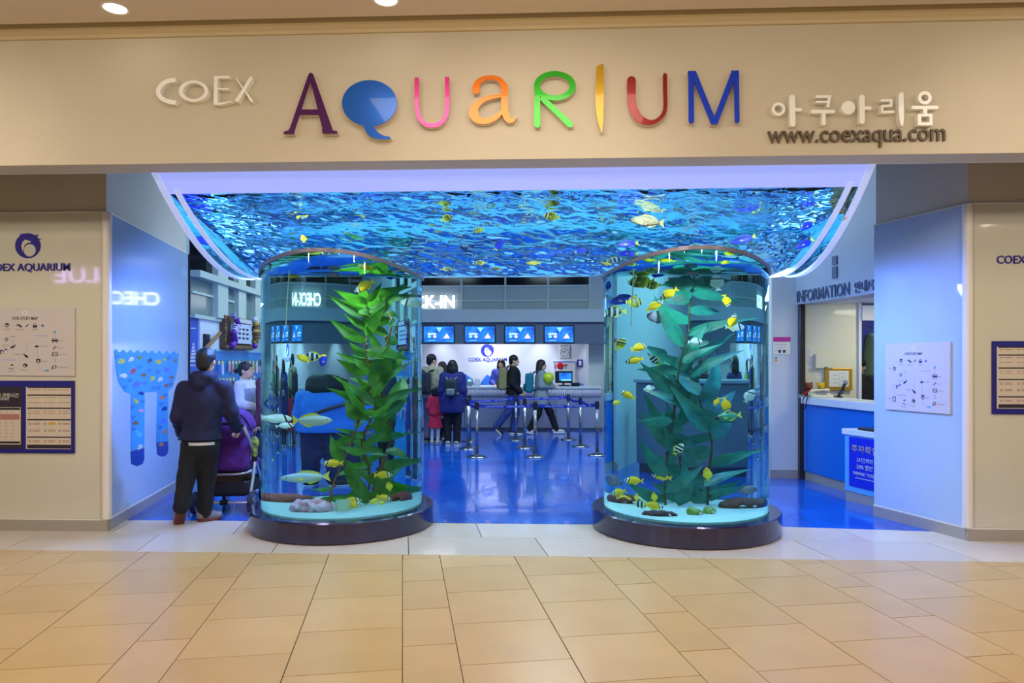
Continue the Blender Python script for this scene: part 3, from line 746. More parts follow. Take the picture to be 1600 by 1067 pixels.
# ---- printed boards
INK = M('print_ink', s2l(48,40,58), .6); INKB = M('print_blue', s2l(88,110,220), .6); INKC = M('print_cyan', s2l(90,165,205), .6); INKG = M('print_grey', s2l(150,140,146), .6)
INKP = M('print_pale', s2l(178,178,222), .6); BOARDW = M('board_white', s2l(205,196,196), .35)
def frame_from(tl, tr, bl, nrm):
    tl,tr,bl = Vector(tl),Vector(tr),Vector(bl); U=tr-tl; Vv=bl-tl; nrm=Vector(nrm).normalized()
    return lambda u,v,d: tl+U*u+Vv*v+nrm*d
def story_board(fr, label, loc):
    t = thing('map_board', label, 'sign board', loc); o=t.location
    g = lambda u,v,d: tuple(fr((u-40)/780,(v-120)/800,d)-o)
    MB().flat([rect(40,120,820,920)],0,.02,g).obj('board',BOARDW,t,fix=True)
    f = lambda loops,nm,m,d=.0215: MB().flat(loops,.02,d,g).obj(nm,m,t,fix=True)
    f([ellipse(400,180,26,26,20)],'badge',M('badge_white',s2l(222,216,222),.4)); f([ellipse(400,182,9,9,10)],'badge_mark',INKP,.0225)
    c=fr((400-40)/780,(248-120)/800,.0205); ex=fr(1,0,0)-fr(0,0,0); 
    wd=(fr(215/780,0,0)-fr(0,0,0)).length
    put_text('title','OUR STORY MAP',INK,c-o,ex,(0,0,1),wd,wd*.125,t,.001,.01)
    dome=lambda x,y,s: [(x-s,y+s*.3)]+[(x-s*math.cos(k*math.pi/8),y+s*.3-s*1.1*math.sin(k*math.pi/8)) for k in range(1,8)]+[(x+s,y+s*.3)]
    fishy=lambda x,y,s,a: [(x+math.cos(a)*p*s-math.sin(a)*q*s,y+math.sin(a)*p*s+math.cos(a)*q*s) for p,q in ((1,0),(.4,-.45),(-.3,-.35),(-.7,-.05),(-1.1,-.4),(-1,.1),(-1.05,.45),(-.6,.15),(-.1,.35),(.5,.3))]
    for lp in ([dome(248,322,20)],[rect(234,334,240,352)],[rect(245,334,251,356)],[rect(256,334,262,352)],[dome(345,330,17)],[rect(352,334,374,354)],[stroke([(406,348),(418,332),(432,318)],8)],
               [rect(467,330,502,356)],[stroke([(470,328),(484,306),(498,328)],5)],[fishy(297,583,30,2.5)],[fishy(408,690,30,.9)],[[(478,580),(500,560),(522,578),(500,590)]],
               [ellipse(513,748,18,26,16),ellipse(513,752,9,15,12)[::-1]],[rect(494,724,532,733)],[rect(625,496,680,516)],[stroke([(628,492),(640,484),(668,484),(678,492)],5)],[ellipse(638,528,6,6,8)],[ellipse(666,528,6,6,8)],
               [stroke([(638,604),(650,590),(662,576)],9)],[rect(630,640,676,688),rect(636,646,670,682)[::-1]],[stroke([(636,674),(652,658),(670,676)],6)],[ellipse(648,814,18,22,16,.6),ellipse(648,814,11,15,14,.6)[::-1]],[stroke([(625,838),(636,826)],8)],
               [ellipse(402,800,20,22,16),ellipse(396,806,8,10,10)[::-1]],[dome(290,800,14)],[stroke([(265,835),(285,842),(305,842)],7)],[ellipse(202,645,19,26,16),ellipse(206,650,12,18,14)[::-1]],
               [rect(140,762,180,820),rect(147,770,173,812)[::-1]],[[(146,446),(150,412),(163,398),(178,412),(180,446)],rect(156,420,170,442)[::-1]]):
        f(lp,'icon',INK)
    f([ellipse(243,497,17,24,14)],'icon',INKG); 
    for lp in ([ellipse(549,333,12,15,14)],[[(226,600),(258,618),(228,632)]]): f(lp,'icon',INKB)
    for lp in ([ellipse(652,405,12,16,14)],[stroke([(645,712),(665,722),(645,734),(665,746),(650,760)],5)],[ellipse(585,858,22,12,14)]): f(lp,'icon',INKC)
    mb=MB()
    for x,y,w_ in ((248,380,58),(352,382,72),(484,378,50),(112,422,58),(295,466,54),(240,567,72),(152,627,44),(100,790,52),(282,872,64),(397,855,64),(340,670,68),(556,570,78),(565,752,58),(703,510,46),(697,592,56),(716,668,72),(722,818,90)):
        mb.flat([rect(x-w_/2,y-5,x+w_/2,y-1)],.02,.0212,g); mb.flat([rect(x-w_/2+4,y+4,x+w_/2-8,y+7)],.02,.0212,g)
    o_=mb.obj('caption_print',INKG,t,fix=True); o_['kind']='stuff'
    mb=MB()
    for p in ([(185,355),(200,340),(230,335)],[(280,335),(325,335)],[(440,333),(460,333)],[(508,333),(535,333)],[(165,460),(180,495),(215,503)],[(275,500),(300,510),(302,550)],[(172,690),(172,745)],[(200,820),(245,828)],[(320,835),(370,838)],[(405,720),(405,765)],[(412,650),(415,520),(490,518),(495,555)],[(505,600),(508,715)],[(513,790),(525,850),(560,855)],[(652,425),(652,475)],[(652,620),(652,635)]):
        mb.flat([stroke(p,4)],.02,.0212,g)
    o_=mb.obj('route_print',INKP,t,fix=True); o_['kind']='stuff'
    for x,y,w_ in ((540,450,110),(255,738,125)): f([rect(x-w_/2,y-8,x+w_/2,y+8)],'zone_name',INKP)
    return t
tl,tr_,bl = pY(-24.6,480,YG),pY(119,481,YG),pY(-24.6,586,YG)
story_board(frame_from(tl,tr_,bl,(0,-1,0)),'grey route map board with small dark icons on the left pillar front',bl)
RP0 = Vector((RC[0],RC[1],0))+RN*.0256
tl,tr_,bl = pP(1385.5,537.5,RP0,RN),pP(1487,533,RP0,RN),pP(1386,639,RP0,RN)
tl.z=(tl.z+tr_.z)/2; tr_.z=tl.z; bl.x,bl.y=tl.x,tl.y
story_board(frame_from(tl,tr_,bl,RN),'grey route map board on the bluish right inner wall',bl)
FRB = M('schedule_blue', s2l(30,28,128), .4); SHEET=M('sheet_white',s2l(208,196,180),.5); SHD=M('sheet_dark',s2l(44,36,52),.5); INKR=M('print_rose',s2l(176,120,112),.6)
def schedule(label, fr, w0, h0, loc, sheets):
    t = thing('schedule_board', label, 'sign board', loc); o=t.location; g=lambda u,v,d: tuple(fr(u,v,d)-o)
    MB().flat([rect(0,0,w0,h0)],0,.022,g).obj('frame_panel',FRB,t,fix=True)
    for (kind,x0,y0,x1,y1) in sheets:
        W_,H_=x1-x0,y1-y0
        if kind=='list':
            MB().flat([rect(x0,y0,x1,y1)],.022,.0235,g).obj('sheet',SHEET,t,fix=True)
            for q in (.0,.125,.335,.52,.80): MB().flat([rect(x0+.03*W_,y0+q*H_,x1,y0+(q+.02)*H_)],.0235,.0245,g).obj('heading_bar',SHD,t,fix=True)
            MB().flat([rect(x0+.03*W_,y0+.93*H_,x1,y0+.99*H_)],.0235,.0245,g).obj('heading_bar',SHD,t,fix=True)
            mb=MB(); mb2=MB()
            for q in (.045,.17,.25,.39,.425,.58,.60,.69,.71,.86,.88):
                for u0 in (.06,.40,.72):
                    mb2.flat([rect(x0+u0*W_,y0+q*H_,x0+(u0+.06)*W_,y0+(q+.012)*H_)],.0235,.0242,g)
                    mb.flat([rect(x0+(u0+.09)*W_,y0+q*H_,x0+(u0+.25)*W_,y0+(q+.01)*H_)],.0235,.0242,g)
            mb.obj('text_print',INKR,t,fix=True)['kind']='stuff'; mb2.obj('text_print',INKG,t,fix=True)['kind']='stuff'
            MB().flat([rect(x0+.53*W_,y0+.57*H_,x0+.65*W_,y0+.61*H_)],.0235,.0248,g).obj('yellow_tag',M('tag_yellow',s2l(212,160,40),.5),t,fix=True)
        else:
            MB().flat([rect(x0,y0,x1,y1)],.022,.0235,g).obj('sheet',SHD,t,fix=True)
            MB().flat([rect(x0+.02*W_,y0+.33*H_,x1-.02*W_,y0+.93*H_)],.0235,.0245,g).obj('table_panel',SHEET,t,fix=True)
            MB().flat([rect(x0+.02*W_,y0+.44*H_,x1-.04*W_,y0+.53*H_)],.0245,.025,g).obj('table_band',INKR,t,fix=True)
            for q in (.34,.88): MB().flat([rect(x0+.02*W_,y0+q*H_,x1-.03*W_,y0+(q+.035)*H_)],.0245,.025,g).obj('heading_bar',SHD,t,fix=True)
            mb=MB()
            for r_ in range(8):
                for c_ in range(9): mb.flat([rect(x0+(.08+.095*c_)*W_,y0+(.41+.056*r_)*H_,x0+(.11+.095*c_)*W_,y0+(.422+.056*r_)*H_)],.025,.0255,g)
            mb.obj('text_print',INKG,t,fix=True)['kind']='stuff'
            c=fr(x0+.55*W_,y0+.14*H_,.0235)-o; ex=fr(1,0,0)-fr(0,0,0); wd=(fr(.8*W_,0,0)-fr(0,0,0)).length
            put_text('title','먹이주기 프로그램 관람시간',M('print_white',s2l(214,210,208),.5),c,ex,(0,0,1),wd,None,t,.001,.012)
            c=fr(x0+.55*W_,y0+.20*H_,.0235)-o
            put_text('subtitle','(Feeding Schedule)',M('print_white'),c,ex,(0,0,1),wd*.62,None,t,.001,.005)
    return t
k_=(pY(118,600,YG)-pY(0,600,YG)).length/118
tl=pY(-70,594.5,YG)
fr=lambda u,v,d: tl+Vector((u*k_,-d,-v*k_))
schedule('navy framed feeding schedule board below the route map on the left pillar',fr,188,109.5,tl+Vector((0,0,-109.5*k_)),[('table',6,9,108,103),('list',114,9,184,103)])
tl2=pY(1549,533,YG); k2=(pY(1600,600,YG)-pY(1500,600,YG)).length/100
fr2=lambda u,v,d: tl2+Vector((u*k2,-d,-v*k2))
schedule('navy framed timetable board cut by the right picture edge',fr2,190,117,tl2+Vector((0,0,-117*k2)),[('list',6,9,84,108),('table',92,9,184,108)])
# ---- fish guide decal on the left inner wall
LP0=Vector((LC[0],LC[1],0))+LN*.0256; cq=cr(0,440,3.81)
DEC=M('decal_blue',s2l(66,158,224),.4,noise=.15,nscale=3); DECD=M('decal_deep',s2l(24,60,150),.4)
loc_=pP(218,728,LP0,LN)
t=thing('fish_guide_decal','sky blue wall decal with two legs printed with many small fish','wall decal',loc_)
def fL(u,v,d): return tuple(pP(u,v,LP0,LN)+LN*d-loc_)
zig=[]
for q in range(9): zig += [(690+q*43,402+q*1.2),(690+q*43+21,424+q*1.2)]
MB().flat([cq([(680,410)]+zig+[(1066,420),(1058,500),(1045,570),(1025,630),(1000,652),(999,965),(930,965),(935,655),(860,660),(857,1000),(777,1000),(778,668),(740,655),(705,600),(690,520)])],0,.003,fL).obj('decal_sheet',DEC,t,fix=True)
MB().flat([cq([(930,958),(1000,950),(1001,1005),(990,1032),(965,1042),(936,1030)])],0,.0035,fL).obj('foot_print',DECD,t,fix=True)
MB().flat([cq([(776,1010),(857,990),(858,1050),(848,1085),(815,1098),(780,1085)])],0,.0035,fL).obj('foot_print',DECD,t,fix=True)
DC={'y':(196,176,60),'w':(214,206,200),'o':(120,124,60),'g':(70,74,80),'b':(126,92,60),'r':(176,60,60),'v':(110,110,224),'n':(26,44,120),'k':(204,150,170),'c':(90,190,230),'p':(206,120,70)}
for i,(x,y,c,r_) in enumerate(((720,475,'y',24),(778,463,'w',20),(827,452,'o',19),(890,470,'g',17),(940,478,'y',21),(978,465,'y',13),(1042,470,'b',12),(733,560,'w',24),(790,533,'r',22),(853,556,'b',19),(905,577,'y',19),(952,582,'w',19),(1020,570,'b',14),(990,525,'v',17),(988,620,'b',17),(812,612,'v',26),(838,665,'n',18),(808,712,'y',18),(838,768,'k',18),(805,842,'b',21),(823,905,'c',27),(832,985,'w',20),(960,690,'p',17),(977,757,'n',19),(973,830,'v',18),(978,895,'p',16),(958,970,'p',17))):
    a=random.uniform(-.9,.9); fx=[(x+(p*math.cos(a)-q*math.sin(a))*r_,y+(p*math.sin(a)+q*math.cos(a))*r_) for p,q in ((1,0),(.5,-.6),(-.2,-.65),(-.6,-.15),(-1,-.5),(-.9,0),(-1,.5),(-.6,.15),(-.1,.6),(.6,.5))]
    MB().flat([cq(fx)],.003,.005,fL).obj('fish_print',M('decal_'+c,s2l(*DC[c]),.5),t,fix=True)
mb=MB()
for (x,y) in ((695,440),(830,500),(890,520),(1005,445),(940,530),(775,580),(745,620),(860,600),(915,625),(945,625),(1020,605),(790,740),(850,705),(795,800),(795,870),(960,720),(985,670),(955,860)):
    for q in range(3): mb.flat([cq(rect(x-14,y+q*7,x+14-q*5,y+q*7+3))],.003,.0042,fL)
mb.obj('caption_print',DECD,t,fix=True)['kind']='stuff'
# narrow poster next to the dark edge
PBL=M('poster_blue',s2l(40,92,196),.4,noise=.35,nscale=4)
a_=pG(295.5,470,.01); loc_p=pG(301,590,.01)
t=thing('wall_poster','narrow blue poster with a pale ladder drawing beside the dark wall edge','poster',loc_p)
fP=lambda u,v,d: tuple(pP(u,v,G0,GN)+GN*d-loc_p)
MB().flat([rect(293.5,472,308.2,590)],.002,.008,fP).obj('sheet',PBL,t,fix=True)
for yy in range(6): 
    w_=1.2+yy*.75; MB().flat([rect(301-w_,536+yy*5.2,301+w_,539.5+yy*5.2)],.008,.011,fP).obj('rung_print',M('print_white'),t,fix=True)
for yy,w_ in ((488,5),(492,6),(512,4),(570,5.5)): MB().flat([rect(301-w_,yy,301+w_,yy+1.6)],.008,.011,fP).obj('line_print',M('print_white'),t,fix=True)
# lit shop sign across the mall, behind the viewer (seen mirrored in the pillar glass)
t=thing('shop_sign','lilac glowing word mirrored in the glass of the left pillar','sign',(-11.7,-12.2,3.6))
letters(t,'BLUE',M('lilac_glow',(1,1,1),emit=(.55,.38,1),es=13),(-11.7,-12.2,3.82),(-1,0,0),UP,1.55,.38,.03,.0)

# linear mall lamp whose mirror image shows in the right pillar glass
def mirror_to_ceiling(px,py,zc):
    h=pY(px,py,PY-.025); d=ray(px,py); k=(zc-h.z)/d.z; return Vector((h.x+d.x*k,h.y-d.y*k,zc))
a_,b_=mirror_to_ceiling(1536,352,3.99),mirror_to_ceiling(1612,333,3.99); m_=(a_+b_)/2; d_=b_-a_
t=thing('linear_lamp','slim linear ceiling lamp mirrored in the right pillar glass','lamp',(m_.x,m_.y,3.99)); an_=math.atan2(d_.y,d_.x)
MB().box((0,0,.02),(d_.length+.1,.10,.06),an_).obj('housing',TRIMW,t); MB().box((0,0,-.015),(d_.length,.07,.01),an_).obj('diffuser',M('linear_glow',(1,1,1),emit=(1,.93,.8),es=14),t)
# ================================================================== LOBBY FURNITURE
SILV = M('silver_laminate', s2l(150,160,190), .3, metal=.35); STEELG=M('steel_grey',s2l(170,174,180),.22,metal=.9); BLACK=M('black_plastic',s2l(16,16,20),.4)
CXL, CXR = -4.7, pY(941,640,9.6).x
t = thing('check_in_counter','long silver check-in counter with a ribbed pale band under its top','counter',((CXL+CXR)/2,9.98,0))
CWD=CXR-CXL
MB().box((0,0,.975),(CWD,.84,.05)).obj('counter_top',M('counter_white',s2l(206,212,220),.3),t,bevel=.006)
MB().box((0,.02,.44),(CWD-.04,.7,.84)).obj('body',M('counter_body',s2l(120,126,150),.5),t)
npan=6
for i in range(npan):
    MB().box((-CWD/2+CWD*(i+.5)/npan,-.355,.40),(CWD/npan-.012,.03,.70)).obj('front_panel',SILV,t,bevel=.003)
MB().box((0,-.33,.03),(CWD,.05,.06)).obj('kick_plate',M('kick_dark',s2l(60,66,90),.5),t)
mb=MB()
for i in range(int(CWD/.045)):
    x=-CWD/2+.0225+i*.045; mb.lathe([(.021,.765),(.021,.945)],8,(x,-.375,0))
mb.obj('ribbed_band',M('rib_pale',s2l(214,208,226),.3,coat=.3),t,smooth=True)['kind']='stuff'
# back wall graphics
t=thing('wall_emblem','blue fish emblem and lettering on the white wall behind the counter','sign',(pY(761,562,BYW).x,BYW,pY(761,566,BYW).z))
LB=M('logo_blue',s2l(52,60,200),.4); a_=pY(732,562,BYW); b_=pY(792,562,BYW)
letters(t,'COEX AQUARIUM',LB,((a_.x+b_.x)/2,BYW,a_.z),EX,UP,b_.x-a_.x,.115,.01,.008)
c_=pY(761.5,547.5,BYW); emblem(t,c_.x,c_.z,.00155,BYW,LB,wm=M('white_gloss_wall'))
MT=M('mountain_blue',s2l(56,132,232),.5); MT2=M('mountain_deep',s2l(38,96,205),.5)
for i,(pts,lb) in enumerate(((((712,620),(727,584),(738,592),(748,620)),'blue peak decal near the navy coat'),(((745,620),(752,596),(761,585),(775,594),(788,620)),'blue peak decal below the wall emblem'),(((846,620),(856,590),(866,580),(876,592),(912,600),(912,620)),'blue peak decal behind the counter monitor'))):
    q=[(p.x,p.z) for p in (pY(x,y,BYW) for x,y in pts)]; o_=(sum(p[0] for p in q)/len(q),min(p[1] for p in q))
    tt=thing('peak_decal',lb,'wall decal',(o_[0],BYW,o_[1]),0,'blue peak decals on the counter wall')
    MB().flat([[(p[0]-o_[0],p[1]-o_[1]) for p in q]],.001,.004,lambda u,v,d:(u,-d,v)).obj('pale_face',MT,tt,fix=True)  # paler printed blue of the flat peak drawing
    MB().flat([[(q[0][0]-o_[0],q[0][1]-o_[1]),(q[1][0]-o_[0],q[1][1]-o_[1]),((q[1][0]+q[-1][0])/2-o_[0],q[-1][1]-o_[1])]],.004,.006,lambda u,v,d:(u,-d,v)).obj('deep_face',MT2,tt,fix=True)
def wallbox(name,label,cat,x0,y0,x1,y1,Y,d,mat,part='panel',bevel=.01):
    a,b=pY(x0,y1,Y),pY(x1,y0,Y); cx=(a.x+b.x)/2
    t=thing(name,label,cat,(cx,Y,a.z)); w_,h_=b.x-a.x,b.z-a.z
    MB().box((0,-d/2,h_/2),(w_,d,h_)).obj(part,mat,t,bevel=bevel); return t,w_,h_
t,w_,h_=wallbox('wall_clock','white square wall clock with dot hour marks above the hydrant box','clock',873.5,538.5,890.5,559.5,BYW,.04,WHITE,'case',.03)
for k in range(12):
    a=k*math.pi/6; MB().box((math.sin(a)*w_*.36,-.043,h_*.42+math.cos(a)*w_*.36),(.02,.006,.02)).obj('hour_mark',BLACK,t)
MB().flat([stroke([(0,h_*.42),(-.07,h_*.42+.04)],.014)],.04,.046,lambda u,v,d:(u,-d,v)).obj('hand',BLACK,t,fix=True); MB().flat([stroke([(0,h_*.42),(.05,h_*.42+.09)],.01)],.04,.047,lambda u,v,d:(u,-d,v)).obj('hand',BLACK,t,fix=True)
for k in (-1,0,1): MB().box((k*w_*.25,-.043,h_*.92),(.045,.006,.035)).obj('icon',INKG,t)
t,w_,h_=wallbox('hydrant_box','white fire hydrant cabinet with a round red lamp','fire cabinet',864,564,898.5,612,BYW,.08,WHITE,'cabinet')
MB().lathe([(.0001,.03),(.07,.025),(.09,0)],20).obj('red_lamp',M('red_lamp',s2l(214,30,40),.3),t,((875.2-881.2)*.0172,-.08,h_-.13),(math.pi/2,0,0))
MB().box((.04,-.085,h_-.11),(.075,.015,.045)).obj('red_plate',M('red_lamp'),t); MB().box((-.235,-.085,h_-.13),(.035,.015,.12)).obj('slot',INKG,t); MB().box((.04,-.085,h_-.18),(.03,.012,.03)).obj('button',BLACK,t)
MB().box((0,-.082,h_-.02),(w_,.01,.025)).obj('top_rail',INKB,t)
t,w_,h_=wallbox('key_frame','small navy framed panel right of the hydrant cabinet','wall panel',901.5,561.5,911,573,BYW,.03,M('frame_navy',s2l(40,56,150),.4),'frame')
MB().box((0,-.032,h_*.5),(w_*.45,.01,h_*.6)).obj('white_insert',WHITE,t)
# screens
SCR=bpy.data.materials.new('screen_glow'); SCR.use_nodes=True; nt=SCR.node_tree; b=nt.nodes['Principled BSDF']; b.inputs['Base Color'].default_value=(.01,.02,.06,1)
tc=nt.nodes.new('ShaderNodeTexCoord'); nz=nt.nodes.new('ShaderNodeTexNoise'); nz.inputs['Scale'].default_value=5; nz.inputs['Detail'].default_value=4; rp=nt.nodes.new('ShaderNodeValToRGB')
rp.color_ramp.elements[0].position=.3; rp.color_ramp.elements[0].color=(.0,.03,.40,1); rp.color_ramp.elements[1].position=.75; rp.color_ramp.elements[1].color=(.02,.30,.85,1)
nt.links.new(tc.outputs['Object'],nz.inputs['Vector']); nt.links.new(nz.outputs['Fac'],rp.inputs['Fac']); nt.links.new(rp.outputs['Color'],b.inputs['Emission Color']); b.inputs['Emission Strength'].default_value=1.5
SW=M('screen_white',(.9,.9,1),emit=(.75,.85,1),es=1.3); SPK=M('screen_pink',(.9,.6,.8),emit=(.8,.6,.9),es=1.1); BEZ=M('bezel',s2l(14,16,40),.3); SCY=M('screen_cyan',(.3,.6,1),emit=(.15,.5,1),es=1.6)
YS=HYF+.1
for i,(x0,x1,lb) in enumerate(((660.5,710.5,'wall screen nearest the left column tank, glowing blue'),(725,774.5,'second glowing wall screen from the left column tank'),(787.8,836.5,'third glowing wall screen, above the man in black'),(849.5,897.5,'rightmost glowing wall screen, above the hydrant cabinet'))):
    a,b_=pY(x0,536.5,YS),pY(x1,508.2,YS); w_,h_=b_.x-a.x,b_.z-a.z
    t=thing('wall_screen',lb,'screen',((a.x+b_.x)/2,YS,a.z),0,'blue promotion screens over the counter')
    MB().box((0,.02,h_/2),(w_,.05,h_)).obj('bezel',BEZ,t,bevel=.006); MB().box((0,-.007,h_/2),(w_-.05,.006,h_-.05)).obj('picture',SCR,t)
    fs=lambda u,v,d:(u,-.010-d,v)
    MB().flat([[(w_*.14,h_*.28),(w_*.36,h_*.28),(w_*.25,h_*.56)]],0,.003,fs).obj('triangle_print',SPK,t,fix=True)
    put_text('title_print','MOPSEA',SW,(-w_*.2,-.011,h_*.52),EX,UP,w_*.27,h_*.12,t,.002,.02); [MB().flat([ellipse(-w_*(.29-.17*q),h_*.37,w_*.055,h_*.07,14)],0,.003,fs).obj('picture_mark',(SCY,SPK)[q],t,fix=True) for q in (0,1)]
    MB().flat([rect(-w_*.32,h_*.15,-w_*.1,h_*.18)],0,.002,fs).obj('line_print',SCY,t,fix=True); MB().flat([[(-w_*.08,h_*.88),(w_*.12,h_*.88),(w_*.02,h_*.62)]],0,.002,fs).obj('light_print',SCY,t,fix=True)
# CHECK-IN letters
a_=pY(600,471,HYF+.35); b_=pY(710,471,HYF+.35); zc=pY(690,471,HYF+.3).z
t=thing('check_in_sign','glowing white check-in lettering half hidden behind the left column tank','sign',((a_.x+b_.x)/2,HYF+.40,zc-.17))
letters(t,'CHECK-IN',M('sign_glow',(1,1,1),emit=(1,.97,1),es=2.6),((a_.x+b_.x)/2,HYF+.40,zc),EX,UP,b_.x-a_.x,.30,.05,.018)
# counter things
def pT(px,py,z=1.0): return pZ(px,py,z)
c=pY(881,601,9.95); t=thing('counter_monitor','black point of sale monitor with lit screen on the counter','monitor',(c.x,9.95,1.0),.25)
MB().box((0,0,.012),(.26,.2,.025)).obj('base',BLACK,t,bevel=.006); MB().tube([(0,.04,.02),(0,.05,.16)],.025).obj('stand',BLACK,t); MB().box((0,0,.21),(.42,.05,.28)).obj('housing',BLACK,t,bevel=.012); MB().box((.03,-.027,.22),(.30,.004,.18)).obj('picture',SCR,t)
MB().box((.05,-.03,.14),(.24,.004,.03)).obj('glow_strip',SCY,t); 
c=pY(900,602,9.95); t=thing('cash_printer','low black receipt printer right of the counter monitor','printer',(c.x-.02,9.9,1.0)); MB().box((0,0,.04),(.2,.2,.08)).obj('body',BLACK,t,bevel=.012); MB().box((0,-.05,.084),(.12,.02,.006)).obj('paper_slot',INKG,t)
c=pY(734,602,9.9); t=thing('card_terminal','grey card terminal on the counter beside the navy coat','terminal',(c.x,9.9,1.0))
MB().box((0,0,.09),(.13,.1,.18)).obj('body',M('terminal_grey',s2l(120,132,158),.4),t,bevel=.01); MB().box((0,-.052,.13),(.08,.005,.05)).obj('display',SCY,t); MB().box((0,-.052,.05),(.09,.005,.06)).obj('keypad',INKG,t)
c=pY(745.5,602,9.9); t=thing('leaflet_holder','pale leaflet holder on the counter right of the card terminal','leaflet holder',(c.x,9.9,1.0))
MB().box((0,0,.02),(.15,.12,.04)).obj('tray',M('acrylic_pale',s2l(196,206,226),.2),t)
for q in range(4): MB().box((0,.03-.02*q,.09),(.13,.008,.14)).obj('leaflet',M('leaflet_%d'%(q%2),s2l(*((170,186,220),(208,214,226))[q%2]),.5),t)
# ---- queue posts
CHR=M('post_chrome',s2l(150,152,156),.22,metal=.95); BLT=M('belt_blue',s2l(24,40,170),.55); BTX=M('belt_print',s2l(170,190,240),.5)
posts={}
for nm,px,py,lb in (('A',745,714.5,'chrome queue post nearest the left column tank in the front row'),('B',836,714,'chrome queue post in the middle of the front row'),('C',933,711.5,'chrome queue post at the right end of the front row'),
    ('D',731.5,701.5,'chrome queue post in the second row near the navy coat'),('E',820,700,'chrome queue post in the middle of the second row, in front of the walking man'),('F',907,697.6,'chrome queue post at the right of the second row'),
    ('I',733.6,689.4,'rearmost left chrome queue post close to the counter'),('G',806,688,'rear chrome queue post at the front foot of the man in black'),('H',888,687,'rear right chrome queue post behind the walking woman')):
    p=pZ(px,py); posts[nm]=p
    t=thing('queue_post',lb,'queue post',(p.x,p.y,0),0,'chrome queue posts with blue belts'); posts[nm+'t']=t
    MB().lathe([(.0001,0),(.165,0),(.165,.012),(.12,.028),(.04,.045),(.03,.06)],28).obj('base',CHR,t,smooth=True)
    MB().lathe([(.029,.05),(.029,.80)],16).obj('pole',CHR,t,smooth=True); MB().lathe([(.034,.79),(.036,.80),(.036,.90),(.030,.915),(.0001,.915)],16).obj('head',M('post_head',s2l(50,52,60),.3,metal=.5),t)
for a,b,tx in (('A','B',1),('B','C',1),('D','A',0),('D','G',1),('G','H',1),('H','F',0),('F','C',0)):
    pa,pb=posts[a],posts[b]; d=(pb-pa); L=d.length; d.normalize(); n_=Vector((d.y,-d.x,0))
    V=[];Fc=[];N=10
    for i in range(N+1):
        u=i/N; s=-.02*math.sin(math.pi*u)*(2.2 if not tx else 1)
        for zz in (.825,.875):
            for e_ in (-.002,.002): V.append(tuple(d*(.03+(L-.06)*u)+n_*e_+Vector((0,0,zz+s))))
    for i in range(N):
        o_=i*4;q=o_+4
        Fc+=[(o_,q,q+2,o_+2),(o_+1,o_+3,q+3,q+1),(o_,o_+1,q+1,q),(o_+2,q+2,q+3,o_+3)]
    rt=posts[a+'t']; MB().add(V,Fc+[(0,2,3,1),(N*4,N*4+1,N*4+3,N*4+2)]).obj('belt',BLT,rt,fix=True)
    if tx:
        ex=d if d.x>0 else -d
        for u,bd,wf in ((.30,'코엑스아쿠아리움',.30),(.66,'COEX AQUARIUM',.30),(.88,'O',.03)):
            s=-.02*math.sin(math.pi*u); nn=n_ if n_.y<0 else -n_
            put_text('belt_print',bd,BTX,d*(L*u)+nn*.0035+Vector((0,0,.85+s)),ex,UP,L*wf,.03,rt,.001,.01)
# ---- gift rack on the left wall
PEG=M('rack_blue',s2l(40,140,214),.4,noise=.2,nscale=3)
o_=pG(337,640); loc_=Vector((o_.x,o_.y,.05)); r=thing('gift_rack','blue pegboard gift rack along the left lobby wall','rack',loc_)
def gz(px,z,off):  # point on the wall at pixel column px, height z, offset off
    p=pG(px,520,off); return Vector((p.x,p.y,z))
aa,bb=gz(331,0,.0),gz(470,0,0)
for i in range(6):
    u0,u1=i/6,(i+1)/6; p,q=aa.lerp(bb,u0)+GN*.045,aa.lerp(bb,u1)+GN*.045
    wall_seg('back_panel',p-loc_+Vector((0,0,0)),q-loc_,.04,0,1.68,PEG,r,1,.003)
wall_seg('top_rail',aa+GN*.06-loc_,bb+GN*.06-loc_,.06,1.68,1.71,M('rail_pale',s2l(120,180,220),.4),r,1)
pk=[('yellow',(222,206,90)),('white',(216,222,236)),('pink',(220,150,170)),('green',(60,160,90)),('brown',(130,100,84)),('blue',(70,110,210))]
rows=(1.60,1.34,1.08,.82)
for r_,z in enumerate(rows):
    cnt=0
    for c_ in range(15):
        px=339+c_*5.4+(r_%2)*1.5
        rr=random.Random(r_*31+c_); nm,col=pk[rr.choice([0,1,1,2,3,4,5,1])]
        p=gz(px,z,.05)
        if rr.random()<.12: continue
        lb='%s souvenir pack, %s from the left in the %s row of the blue gift rack'%(nm,('first second third fourth fifth sixth seventh eighth ninth tenth eleventh twelfth thirteenth fourteenth fifteenth').split()[cnt],('top','second','third','lowest')[r_]); cnt+=1
        t=thing('souvenir_pack',lb,'souvenir',(p.x,p.y,z-.17),math.atan2(GN.y,GN.x)+math.pi/2,'souvenir packs on the gift rack')
        MB().box((0,-.03,.135),(.065,.008,.06)).obj('header_card',M('pack_head',s2l(230,220,150),.5),t)
        h_=rr.uniform(.11,.17); MB().box((0,-.03,.115-h_/2),(.06+rr.uniform(-.01,.015),.025,h_)).obj('pack',M('pack_'+nm,s2l(*col),.4),t,bevel=.006)
        MB().tube([(0,.004,.165),(0,-.05,.17)],.004,6).obj('hook',STEELG,t)
